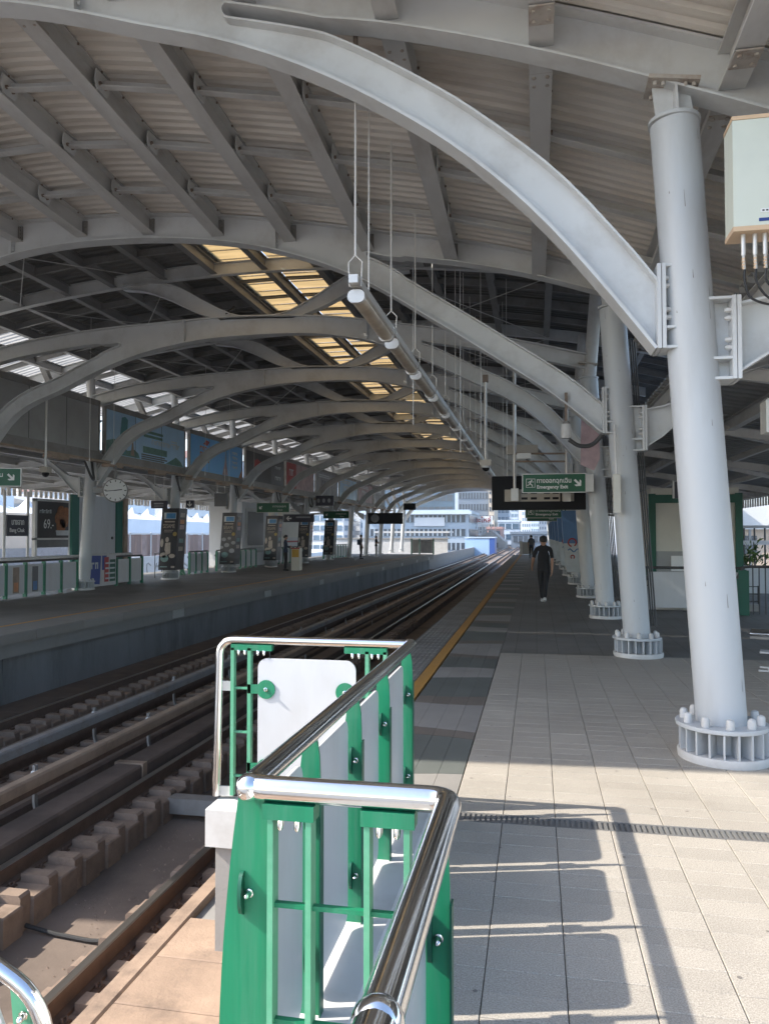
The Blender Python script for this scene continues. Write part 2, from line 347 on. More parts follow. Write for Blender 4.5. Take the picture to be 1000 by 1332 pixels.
def clip_mesh():
    b = MB(); pts = []
    for i in range(15):
        an = i / 14 * 2 * math.pi * 1.75
        pts.append((0.03 + 0.012 * i / 7 + 0.012 * math.cos(an), -0.028 + 0.056 * i / 14, 0.02 + 0.018 * math.sin(an)))
    b.tube(pts, 0.0065, 5); b.box(-0.005, 0.06, -0.045, 0.045, -0.012, 0.0)
    return b.mesh('rail_clip', 'rail_rust')
CLIP = clip_mesh()
PITCH = 0.365
def plinths(x, side, n, y0, label, railobj, nclip):
    """row of concrete plinth blocks along a rail: a lower long block and a taller short one in each pitch; clips sit on them"""
    e = empty('rail_plinth', label, 'plinth', (x, 0, 0), 'concrete plinths under the rails')
    ix = 0.38 if x != RX[0] else 0.235
    lo = MB().cbox(-0.30, ix, 0.0, 0.23, -1.5, -1.266, 0.012).mesh('block', 'brown_conc')
    hi = MB().cbox(-0.26, 0.33, 0.232, 0.352, -1.5, -1.205, 0.025)
    # the rail foot is let into the taller block: cut as two pieces
    hi = MB().poly([(-0.28, 0.236, -1.5), (ix - 0.03, 0.236, -1.5), (ix - 0.03, 0.236, -1.225), (ix - 0.05, 0.236, -1.205), (0.085, 0.236, -1.205), (0.085, 0.236, -1.264), (-0.085, 0.236, -1.264), (-0.085, 0.236, -1.205), (-0.26, 0.236, -1.205), (-0.28, 0.236, -1.225)], (0, 0.124, 0))
    him = hi.mesh('shoulder_block', 'brown_conc')
    for i in range(n):
        sx = side
        for me, nm in ((lo, 'block'), (him, 'shoulder_block')):
            o = inst(me, nm, e, (0, y0 + i * PITCH, 0)); 
            if side < 0: o.rotation_euler.z = math.pi; o.location.y += 0.225 if nm == 'block' else 0.588
        if i < nclip:
            inst(CLIP, 'rail_clip', e, (0.055, y0 + i * PITCH + 0.11, -1.252))
            inst(CLIP, 'rail_clip', e, (-0.055, y0 + i * PITCH + 0.11, -1.252), math.pi)
    # the rest of the row, too small to tell apart
    b = MB()
    for i in range(n, n + 420): b.cbox(-0.30, ix, y0 + i * PITCH, y0 + i * PITCH + 0.25, -1.5, -1.266, 0.01)
    stuff(b.build('far_block', 'brown_conc', e))
    return e
plinths(RX[1], 1, 60, 4.1 + 0.06, 'row of brown concrete plinth blocks under the second rail', rails[1], 34)
plinths(RX[0], -1, 45, 3.0, 'row of brown concrete plinth blocks under the nearest rail', rails[0], 25)
plinths(RX[2], 1, 50, 8.0, 'row of brown concrete plinth blocks under the third rail', rails[2], 12)
plinths(RX[3], 1, 50, 9.0, 'row of brown concrete plinth blocks by the far platform wall', rails[3], 8)

e = empty('guard_beam', 'long dark brown guard beam lying beside the second rail', 'beam')
y = 2.0
for i, L_ in enumerate([6.3, 5.4, 6, 6, 6, 6, 6, 6, 6, 6, 6, 6]):
    MB().cbox(-4.80, -4.47, y, y + L_ - 0.02, -1.5, -1.0, 0.02).build('beam_segment', 'guard_brown', e)
    if i == 1: MB().box(-4.815, -4.455, y - 0.06, y + 0.04, -1.4, -0.985).build('joint_plate', 'cover_tan', e)
    y += L_
e = empty('guard_beam', 'dark brown guard beam beyond the conductor rails', 'beam')
MB().cbox(-6.62, -6.42 + 0.0, 3, 80, -1.5, -1.02, 0.02).build('beam_segment', 'guard_brown', e)
e = empty('guard_beam', 'low dark kerb between the two conductor rails', 'beam')
MB().cbox(-5.62, -5.30, 3, 80, -1.5, -1.18, 0.03).build('beam_segment', 'guard_brown', e)

def conductor(x, label, m, ph):
    e = empty('conductor_rail', label, 'conductor rail', (x, 0, 0), 'covered conductor rails between the tracks')
    y = 3.0; k = 0
    while y < 80:
        L_ = 5.2
        MB().poly([(-0.065, y, -0.86), (0.065, y, -0.86), (0.065, y, -0.765), (0.045, y, -0.745), (-0.045, y, -0.745), (-0.065, y, -0.765)], (0, L_ - 0.012, 0)).build('cover', m, e)
        MB().box(-0.035, 0.035, y, y + L_ - 0.01, -0.93, -0.862).build('power_rail', 'rail_rust', e)
        y += L_; k += 1
    br = MB()
    pts = [(-0.085, 0, -0.70)] + [(-0.085, 0, -0.95)]
    for i in range(9):
        an = math.pi * (1.0 + 0.5 * i / 8); pts.append((0.165 + 0.25 * math.cos(an), 0, -1.05 + 0.25 * math.sin(an)))
    pts.append((0.33, 0, -1.31))
    for p, q in zip(pts[:-1], pts[1:]): br.beam(p, q, 0.05, 0.028, (1, 0, 0.3))
    br.box(-0.16, 0.40, -0.09, 0.09, -1.5, -1.31)
    bm_ = br.mesh('bracket', 'old_steel')
    ins = MB().lathe((-0.085, 0, -0.79), [(0.035, -0.03), (0.045, -0.01), (0.045, 0.01), (0.03, 0.03)], 10, (1, 0, 0)).mesh('insulator', 'white_paint')
    y = ph
    while y < 60:
        o = inst(bm_, 'bracket', e, (0, y, 0)); inst(ins, 'insulator', o, (0, 0, 0)); y += 2.35
    return e
conductor(-4.95, 'tan topped conductor rail nearer the camera, on curved brackets', 'cover_tan', 7.1)
conductor(-5.83, 'grey topped conductor rail farther from the camera, on curved brackets', 'cover_grey', 9.6)
tag(MB().tube([(-3.98, 5.52, -1.44), (-3.7, 5.5, -1.47), (-3.4, 5.47, -1.475), (-3.15, 5.45, -1.45)], 0.017, 8).build('track_cable', 'black_rubber'), 'black cable lying across the track slab between the nearest rails', 'cable')
tag(MB().box(-4.0, -2.9, 7.95, 8.12, -1.42, -1.25).build('cable_duct', 'old_steel'), 'grey steel duct crossing the track beneath the railing', 'duct')

# ledge below the near railing: single slabs
e = empty('trackside_ledge', 'brown concrete ledge of slabs between nearest rail and green railing', 'ledge')
MB().box(-2.28, -1.0, 0.0, 4.75, -2.0, -0.874).build('ledge_base', 'ledge_conc', e)
MB().cbox(-2.36, -2.24, 0.0, 9.0, -1.5, -0.85, 0.012).build('kerb_strip', 'ledge_conc', e)
for i in range(9):
    MB().cbox(-2.233, -1.02, 0.55 + i * 0.47, 0.55 + i * 0.47 + 0.462, -0.88, -0.852, 0.006).build('slab', 'ledge_conc', e)
b = MB().box(-2.25, -1.7, 4.75, 66, -1.5, -0.9).build('under_platform_shelf', 'slab_conc'); struct(b)

# ============================================================ RIGHT PLATFORM
PE = -1.87
b = MB()
b.box(PE + 0.02, 9.5, 4.62, 66.0, -0.36, -0.036)
b.box(-0.98, 9.5, 1.86, 4.62, -0.36, -0.036)
b.box(-0.45, 9.5, -4.0, 1.86, -0.36, -0.036)
pf = struct(b.build('platform_near', 'paver_joint'))
b = MB(); b.box(-1.25, 9.5, 4.9, 66.0, -1.6, -0.362); b.box(-0.95, 9.5, -4, 4.62, -2.2, -0.362)
struct(b.build('platform_near_support', 'slab_conc'))

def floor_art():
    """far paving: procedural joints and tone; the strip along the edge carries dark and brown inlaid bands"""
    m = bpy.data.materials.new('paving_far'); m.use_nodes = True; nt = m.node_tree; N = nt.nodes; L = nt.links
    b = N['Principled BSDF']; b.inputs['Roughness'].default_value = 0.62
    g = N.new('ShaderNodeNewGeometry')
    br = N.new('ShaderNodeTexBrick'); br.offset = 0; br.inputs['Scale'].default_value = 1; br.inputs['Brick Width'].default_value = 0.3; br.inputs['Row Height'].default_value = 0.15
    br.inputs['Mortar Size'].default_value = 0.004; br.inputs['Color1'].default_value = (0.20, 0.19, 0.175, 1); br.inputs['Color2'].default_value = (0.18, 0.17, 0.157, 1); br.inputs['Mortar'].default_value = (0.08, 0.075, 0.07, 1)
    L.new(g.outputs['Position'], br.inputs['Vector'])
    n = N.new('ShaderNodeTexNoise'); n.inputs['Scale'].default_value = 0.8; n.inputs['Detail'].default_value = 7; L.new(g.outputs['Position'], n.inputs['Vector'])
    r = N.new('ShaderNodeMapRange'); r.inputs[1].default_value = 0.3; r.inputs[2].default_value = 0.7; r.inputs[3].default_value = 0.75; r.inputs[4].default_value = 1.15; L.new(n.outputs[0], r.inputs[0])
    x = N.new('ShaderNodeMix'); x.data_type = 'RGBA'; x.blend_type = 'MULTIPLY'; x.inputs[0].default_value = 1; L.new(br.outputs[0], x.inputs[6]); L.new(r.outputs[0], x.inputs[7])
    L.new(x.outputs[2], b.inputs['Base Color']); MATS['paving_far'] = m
floor_art()
mat('inlay_green', (0.115, 0.125, 0.115), 0.6, var=0.15, scale=1.5, rnd=0.10, coord='World', fine=0.1)
mat('inlay_brown', (0.155, 0.132, 0.112), 0.6, var=0.18, scale=1.5, rnd=0.10, coord='World', fine=0.1)
mat('inlay_grey', (0.27, 0.255, 0.235), 0.65, var=0.15, scale=1.5, rnd=0.06, coord='World', fine=0.1)
mat('tactile_grey', (0.25, 0.24, 0.225), 0.7, var=0.15, scale=2, rnd=0.06, dirt=(0.12, 0.11, 0.10), damt=0.6, coord='World')

# single pavers in the foreground (x pitch 0.30, y pitch 0.15), then the next ones as one mesh, then plain paving
pv = struct(bpy.data.objects.new('paving', None)); COL.objects.link(pv)
tiles = []
ix0 = -0.30
def xs_for(y):
    return -0.55 if y > 1.9 else 0.0
cells = []
for j in range(0, 62):
    yy = 1.65 + j * 0.15
    for i in range(-1, 14):
        xx = -0.50 + i * 0.30
        if xx < -0.62: continue
        if 4.46 < yy < 4.64: continue
        dep = math.hypot(xx, yy)
        # in view?
        u = (xx + 0.15) / yy
        if u > 0.35: cells.append((99 + dep, xx, yy)); continue
        cells.append((dep, xx, yy))
cells.sort()
PM = MB().cbox(0.0018, 0.2982, 0.0012, 0.1488, -0.035, 0.0, 0.0025).mesh('paver', 'paver')
rest = MB()
for n_, (dep, xx, yy) in enumerate(cells):
    if n_ < 300 and dep < 90:
        o = inst(PM, 'paver', pv, (xx, yy, random.uniform(-0.0012, 0.0012)))
    else:
        rest.cbox(xx + 0.0018, xx + 0.2982, yy + 0.0012, yy + 0.1488, -0.035, random.uniform(-0.001, 0.0005), 0.0025)
o = stuff(rest.build('paver_field', 'paver', pv))
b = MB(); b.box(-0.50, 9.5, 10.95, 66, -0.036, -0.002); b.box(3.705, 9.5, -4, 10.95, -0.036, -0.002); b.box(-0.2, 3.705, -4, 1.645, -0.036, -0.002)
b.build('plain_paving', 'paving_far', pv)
# small dark strip pavers where the railing stands
# inlaid decorative strip between yellow line and pavers: wavy bands, each a piece
e = empty('inlaid_strip', 'decorative strip of dark and brown bands inlaid along the platform edge', 'paving strip')
y = 4.72; i = 0
kinds = ['inlay_grey', 'inlay_green', 'inlay_brown', 'inlay_grey', 'inlay_brown', 'inlay_green']
while y < 46:
    L_ = (0.55, 0.9, 0.32, 1.0, 0.35, 1.1)[i % 6] * (1.0 + 0.15 * math.sin(i * 2.3))
    k = kinds[i % 6]
    if y < 11:   # split in four lanes of slabs
        for q in range(4):
            x0 = -1.19 + q * 0.1715; x1 = x0 + 0.169
            def wob(xx, yy): return yy + 0.10 * math.sin(xx * 2.6 + yy * 1.7)
            MB().poly([(x0, wob(x0, y) + 0.003, -0.036), (x1, wob(x1, y) + 0.003, -0.036), (x1, wob(x1, y + L_) - 0.003, -0.036), (x0, wob(x0, y + L_) - 0.003, -0.036)], (0, 0, 0.0352)).build('band', k, e)
    else:
        x0, x1 = -1.19, -0.504
        def wob(xx, yy): return yy + 0.10 * math.sin(xx * 2.6 + yy * 1.7)
        MB().poly([(x0, wob(x0, y), -0.036), (x1, wob(x1, y), -0.036), (x1, wob(x1, y + L_) - 0.004, -0.036), (x0, wob(x0, y + L_) - 0.004, -0.036)], (0, 0, 0.0352)).build('band', k, e)
    y += L_; i += 1
MB().box(-1.19, -0.504, y + 0.1, 66, -0.036, -0.002).build('far_band', 'inlay_grey', e)
e = empty('tactile_strip', 'grey grooved warning strip along the near platform edge', 'paving strip')
gm = MB().cbox(0, 0.49, 0, 0.288, -0.036, -0.004, 0.004)
for q in range(7): gm.cbox(0.03 + q * 0.065, 0.065 + q * 0.065, 0.012, 0.276, -0.0042, 0.003, 0.003)
gm = gm.mesh('tactile_tile', 'tactile_grey')
for j in range(205): inst(gm, 'tactile_tile', e, (-1.85, 4.64 + j * 0.292, 0))
tag(MB().box(-1.345, -1.215, 4.64, 65.5, -0.036, 0.001).build('yellow_line', 'yellow_line'), 'orange yellow safety line painted along the near platform edge', 'line')
e = empty('drain_channel', 'dark slotted drain channel crossing the sunlit paving', 'drain')
MB().box(-0.5, 5.0, 4.503, 4.648, -0.035, -0.012).build('channel', 'drain_metal', e)
gb = MB()
for q in range(180): gb.box(-0.5 + q * 0.03, -0.5 + q * 0.03 + 0.016, 4.52, 4.63, -0.012, -0.002)
gb.box(-0.5, 5.0, 4.503, 4.52, -0.012, -0.001); gb.box(-0.5, 5.0, 4.63, 4.648, -0.012, -0.001)
stuff(gb.build('grating', 'drain_metal', e))
b = MB(); b.cbox(PE, -1.856, 4.62, 66, -0.36, -0.002, 0.005); b.build('edge_face', 'edge_conc', pv)
# trodden gum and drip spots on the near paving
sp_ = MB(); rg = random.Random(11)
for i in range(130):
    x_, y_ = rg.uniform(-0.5, 3.2), rg.uniform(1.8, 10.5); r_ = rg.uniform(0.004, 0.010)
    if 4.45 < y_ < 4.7: continue
    sp_.add([(x_ + r_ * rg.uniform(.7, 1.3) * math.cos(k_ * .785), y_ + r_ * rg.uniform(.7, 1.3) * math.sin(k_ * .785), 0.0022) for k_ in range(8)], [tuple(range(8))])
stuff(sp_.build('gum_spot', mat('gum', (0.19, 0.17, 0.15), 0.9), pv, smooth=False))
# grit and litter on the track slab
sp_ = MB()
for i in range(420):
    x_, y_, s_ = rg.uniform(-3.9, -3.15), rg.uniform(3.5, 12), rg.uniform(0.004, 0.016)
    sp_.add([(x_ + s_ * rg.uniform(-1, 1), y_ + s_ * rg.uniform(-1, 1), -1.4995), (x_ + s_, y_ - s_ * .4, -1.4995), (x_ - s_ * .3, y_ + s_, -1.4995), (x_, y_, -1.4995 + s_)], [(0, 1, 3), (1, 2, 3), (2, 0, 3)])
tag(sp_.build('track_grit', 'brown_conc', smooth=False), 'brown grit scattered on the track slab between the nearest rails', 'grit', kind='stuff')
# corner block at the platform end under the end barrier
tag(MB().cbox(-1.96, -1.68, 4.38, 4.615, -0.22, 0.012, 0.012).build('corner_block', 'white_paint'), 'weathered pale concrete corner block under the end barrier', 'block')
tag(MB().box(-1.91, -1.73, 4.42, 4.60, -0.86, -0.222).build('corner_pier', 'slab_conc'), 'stained concrete pier below the pale corner block', 'pier')

# ============================================================ LEFT PLATFORM
LE = -8.62
fp = struct(MB().box(-16.8, LE - 0.45, 2, 66, -1.6, -0.02).build('platform_far', 'slab_conc'))
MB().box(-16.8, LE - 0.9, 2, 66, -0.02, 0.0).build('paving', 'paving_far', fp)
MB().box(LE - 0.89, LE - 0.81, 2, 66, -0.02, 0.001).build('yellow_line', 'yellow_line', fp)
for i in range(44):
    MB().cbox(LE - 0.80, LE, 2 + i * 1.45, 2 + i * 1.45 + 1.438, -0.17, 0.0, 0.012).build('edge_slab', 'edge_conc', fp)
MB().box(LE - 0.449, LE - 0.10, 2, 66, -0.42, -0.172).build('edge_corbel', 'edge_conc', fp)
for i in range(13):
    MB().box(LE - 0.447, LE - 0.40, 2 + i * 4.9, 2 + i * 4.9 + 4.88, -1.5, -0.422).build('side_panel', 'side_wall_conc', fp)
for i in range(8):
    MB().box(LE - 0.10, LE - 0.085, 17.5 + i * 6.5, 18.1 + i * 6.5, -0.39, -0.18).build('edge_plate', 'panel_grey', fp)
b = empty('far_walkway', 'narrow dusty walkway of slabs at the foot of the far platform', 'walkway')
for i in range(24): MB().cbox(-9.05, -8.15, 3 + i * 1.2, 3 + i * 1.2 + 1.19, -1.5, -1.28, 0.01).build('slab', 'guard_brown', b)
MB().box(-9.05, -8.15, 31.8, 66, -1.5, -1.285).build('far_slab', 'guard_brown', b)

#@@PART2
# ============================================================ COLUMNS
def column_mesh():
    b = MB(); n = 28; z0, z1 = 0.25, 4.82; r = 0.178
    prof = [(0, z0), (0, 1.4), (0, 2.6), (0, 3.8), (0, z1 - 0.02)]
    b.tube([(-LEAN * z, 0, z) for _, z in prof], r, n, True)
    return b.mesh('shaft', 'column_paint')
SHAFT = column_mesh()
cb = MB(); cb.lathe((0, 0, 0), [(0.325, 0.0), (0.33, 0.045), (0.322, 0.06)], 28); BASE_LO = cb.mesh('base_ring', 'white_paint')
cb = MB(); cb.lathe((-LEAN * .25, 0, 0), [(0.322, 0.235), (0.326, 0.25), (0.322, 0.265)], 28); BASE_HI = cb.mesh('base_flange', 'column_paint')
cb = MB().beam((0.17, 0, 0.148), (0.315, 0, 0.148), 0.014, 0.172, (0, 0, 1)); STIFF = cb.mesh('stiffener', 'column_paint')
cb = MB().tube([(0, 0, .06), (0, 0, 1.0)], 0.15, 18); 
CORE = MB().tube([(-0.004, 0, .058), (-LEAN * .25, 0, .24)], 0.172, 24).mesh('base_core', 'column_paint')
BOLT = MB().lathe((0, 0, 0.266), [(0.03, 0.0), (0.03, 0.05), (0.024, 0.066), (0.010, 0.074)], 12).mesh('anchor_bolt', 'white_paint')
CAP = MB().lathe((-LEAN * 4.8, 0, 4.80), [(0.178, 0), (0.192, 0.004), (0.192, 0.03), (0.178, 0.034)], 28).mesh('cap_plate', 'column_paint')
hb = MB(); xt = -LEAN * 4.83
hb.poly([(xt - 0.13, -0.012, 4.834), (xt + 0.15, -0.012, 4.834), (xt + 0.11, -0.012, 5.09), (xt - 0.16, -0.012, 5.12)], (0, 0.024, 0))
hb.poly([(xt - 0.006, -0.15, 4.834), (xt - 0.006, 0.15, 4.834), (xt - 0.006, 0.10, 5.10), (xt - 0.006, -0.10, 5.10)], (0.018, 0, 0))
HEAD = hb.mesh('head_bracket', 'frame_paint')
pb = MB(); pb.beam((xt - 0.20, 0, 5.125), (xt + 0.17, 0, 5.07), 0.30, 0.03)
for sx in (-.15, -.09, .07, .13):
    for sy in (-.10, .10): pb.lathe((xt + sx, sy, 5.05 - sx * 0.14), [(0.016, 0), (0.016, 0.03)], 6)
SADDLE = pb.mesh('saddle_plate', 'plate_worn')

def bracket(z0, z1, x, sgn, parent, m='frame_paint'):
    """bolted end-plate connection between shaft and arch: two vertical plates, three short stiffeners, nuts"""
    b = MB()
    b.box(min(x, x + sgn * 0.028), max(x, x + sgn * 0.028), -0.14, 0.14, z0, z1)
    b.box(min(x - sgn * 0.034, x - sgn * 0.006), max(x - sgn * 0.034, x - sgn * 0.006), -0.14, 0.14, z0, z1)
    for z in (z0 + 0.01, z0 + 0.16, z1 - 0.012):
        xa, xb = sorted((x - sgn * 0.034, x - sgn * 0.21)); b.box(xa, xb, -0.13, 0.13, z - 0.01, z + 0.01)
    xa, xb = sorted((x - sgn * 0.034, x - sgn * 0.21)); b.box(xa, xb, -0.008, 0.008, z0 + 0.02, z1 - 0.02)
    o = b.build('end_plate', m, parent)
    nb = MB()
    for z in (z1 - 0.10, z1 - 0.16, z0 + 0.30, z0 + 0.24):
        for sy in (-0.09, 0.09):
            nb.lathe((x - sgn * 0.034, sy, z), [(0.02, 0), (0.02, 0.03), (0.012, 0.045)], 6, (-sgn, 0, 0))
    nb.build('bolt_nut', 'white_paint', o)
    return o

def lr(side, k):
    if side > 0: return f'{ORD[k]} light grey leaning tubular column on the near platform, counted from the camera'
    return f'{ORD[k]} grey leaning tubular column in view on the far platform, counted from the camera'
def column(k, side):
    x = COL_R if side > 0 else COL_L
    lab = lr(side, k) if side > 0 else (lr(side, k - 3) if k >= 3 else f'grey far platform column out past the picture edge, number {ORD[k]}')
    e = empty('support_column', lab, 'column', (x, FY[k], 0), 'tubular roof columns')
    kids = [inst(SHAFT, 'shaft', e, (0, 0, 0)), inst(CAP, 'cap_plate', e, (0, 0, 0)), inst(HEAD, 'head_bracket', e, (0, 0, 0))]
    inst(BASE_LO, 'base_ring', e, (0, 0, 0)); fl = inst(BASE_HI, 'base_flange', e, (0, 0, 0)); inst(CORE, 'base_core', e, (0, 0, 0))
    if k < 8:
        for j in range(20):
            inst(STIFF, 'stiffener', e, (0, 0, 0), 2 * math.pi * j / 20 + 0.1)
        for j in range(10):
            an = 2 * math.pi * (j + 0.5) / 10; inst(BOLT, 'anchor_bolt', fl, (0.265 * math.cos(an) - LEAN * .25, 0.265 * math.sin(an), 0))
        inst(SADDLE, 'saddle_plate', e, (0, 0, 0))
    if side < 0:
        for c in e.children: 
            if c.data in (SHAFT, CAP, HEAD, SADDLE, BASE_HI, CORE): c.rotation_euler.z = math.pi
    # inner bracket for the arch, outer bracket for the canopy arm
    if k < 9:
        if side > 0:
            bracket(3.05, 3.69, -0.43, -1, e); bracket(2.80, 3.42, 0.10, 1, e)
        else:
            bracket(3.3, 3.9, 0.44, 1, e); bracket(2.80, 3.42, -0.10, -1, e)
    # curved outrigger arm towards the low canopy
    b = MB(); s = side; N_ = 10
    lo = pchip([(0.13, 2.86), (0.38, 3.02), (0.9, 3.55), (1.5, 3.86), (2.3, 3.98)]); hi = pchip([(0.13, 3.38), (0.5, 3.46), (1.0, 3.82), (1.5, 4.12), (2.3, 4.2)])
    xs = [0.13 + (2.3 - 0.13) * i / N_ for i in range(N_ + 1)]
    b.web([(s * q, lo(q)) for q in xs], [(s * q, hi(q)) for q in xs], 0, 0.02)
    b.ribbon([(s * q, lo(q)) for q in xs], 0, 0.2, 0.018 * s); b.ribbon([(s * q, hi(q)) for q in xs], 0, 0.2, -0.018 * s)
    b.build('outrigger_arm', 'frame_paint', e)
    # raking strut up to the high roof
    if k >= 1:
        b = MB(); b.ibeam((s * 0.02, -0.28, 4.25), (s * 1.25, -0.28, 6.75), 0.16, 0.2, 0.018, (0, 1, 0)); b.box(min(0, s * .1), max(0, s * .1), -0.33, -0.1, 4.2, 4.36)
        b.build('raking_strut', 'old_steel', e)
        MB().tube([(-s * LEAN * 4.6, 0.0, 4.8), (-s * 0.1, 0, 7.0)], 0.13, 14).build('upper_post', 'frame_paint', e)
    return e
cols = {}
def scuffs(e, seed, n):
    """small drip and scratch marks on the side of a shaft"""
    rg = random.Random(seed); b = MB()
    for i in range(n):
        an = rg.uniform(-2.7, -0.5); z = rg.choice((rg.uniform(0.4, 1.6), rg.uniform(2.2, 4.7))); h_ = rg.uniform(0.01, 0.13); w_ = rg.uniform(0.0015, 0.004); r_ = 0.1795
        p = [(-LEAN * zz + r_ * math.cos(an + s_ * w_ / r_), r_ * math.sin(an + s_ * w_ / r_), zz) for zz, s_ in ((z, -1), (z, 1), (z + h_, .4), (z + h_, -.4))]
        b.add(p, [(0, 1, 2, 3)])
    return stuff(b.build('scuff_mark', 'old_steel', e, smooth=False))
for k in range(NF):
    cols[k, 1] = column(k, 1)
    if k < 3: scuffs(cols[k, 1], k, 11)
    if k >= 2: cols[k, -1] = column(k, -1)

# ============================================================ ARCHED ROOF FRAMES
def mirror(tab): return sorted([(2 * XC - x, z) for x, z in tab if x > XC] + [p for p in tab if p[0] >= XC])
zl1 = pchip(mirror([(XC, 6.60), (-4.80, 6.52), (-4.01, 6.32), (-3.41, 6.13), (-2.55, 5.86), (-1.86, 5.56), (-1.20, 5.18), (-0.57, 4.73), (0.03, 4.17), (0.61, 3.46), (0.90, 3.07)]))
zc1 = pchip(mirror([(XC, 6.6), (-2.60, 6.09), (-1.33, 5.88), (-0.57, 5.67), (0.04, 5.47), (0.91, 5.14), (1.5, 4.9)]))
zt1 = pchip(mirror([(XC, 6.98), (-4.8, 6.90), (-3.4, 6.66), (-2.4, 6.48), (-1.2, 6.20), (0.22, 5.76), (1.41, 5.33)]))
zl2 = pchip([(-12.75, 3.3), (-12.2, 4.25), (-10.6, 5.25), (-9.5, 5.85), (-8.5, 6.18), (-7.67, 6.30), (-6.45, 6.33), (-5.16, 6.24), (-3.92, 6.0), (-2.49, 5.44), (-1.47, 4.80), (-0.49, 4.15), (0.36, 3.55), (0.90, 3.08)])
zc2 = pchip([(-12.9, 5.6), (-10.6, 6.15), (-9.3, 6.35), (-3.0, 5.98), (-2.15, 5.79), (-1.0, 5.58), (0.05, 5.32), (0.85, 5.06)])
zt2 = pchip([(-13.0, 6.0), (-10.5, 6.5), (-8.5, 6.71), (-7.67, 6.72), (-5.8, 6.65), (-3.31, 6.32), (-2.15, 6.09), (-1, 5.87), (0.05, 5.60), (0.9, 5.32)])
zl3 = pchip([(-12.85, 3.3), (-12.17, 4.22), (-10.6, 5.06), (-9.08, 5.67), (-7.78, 5.95), (-6.0, 6.06), (-4.26, 5.97), (-3.59, 5.84), (-1.48, 4.95), (0.06, 4.02), (0.90, 3.1)])
zc3 = pchip([(-13.0, 5.56), (-12.2, 5.75), (-10.6, 5.97), (-9.3, 6.07), (-2.35, 5.73), (-0.4, 5.36), (0.82, 5.06)])
zt3 = pchip([(-13.0, 5.88), (-12.2, 6.06), (-10.23, 6.31), (-8.0, 6.42), (-6.5, 6.46), (-5.55, 6.43), (-4.5, 6.36), (-2.31, 6.02), (-0.39, 5.64), (0.95, 5.30)])
def high_z(x): return 7.80 - 0.0132 * (x + 5.85) ** 2

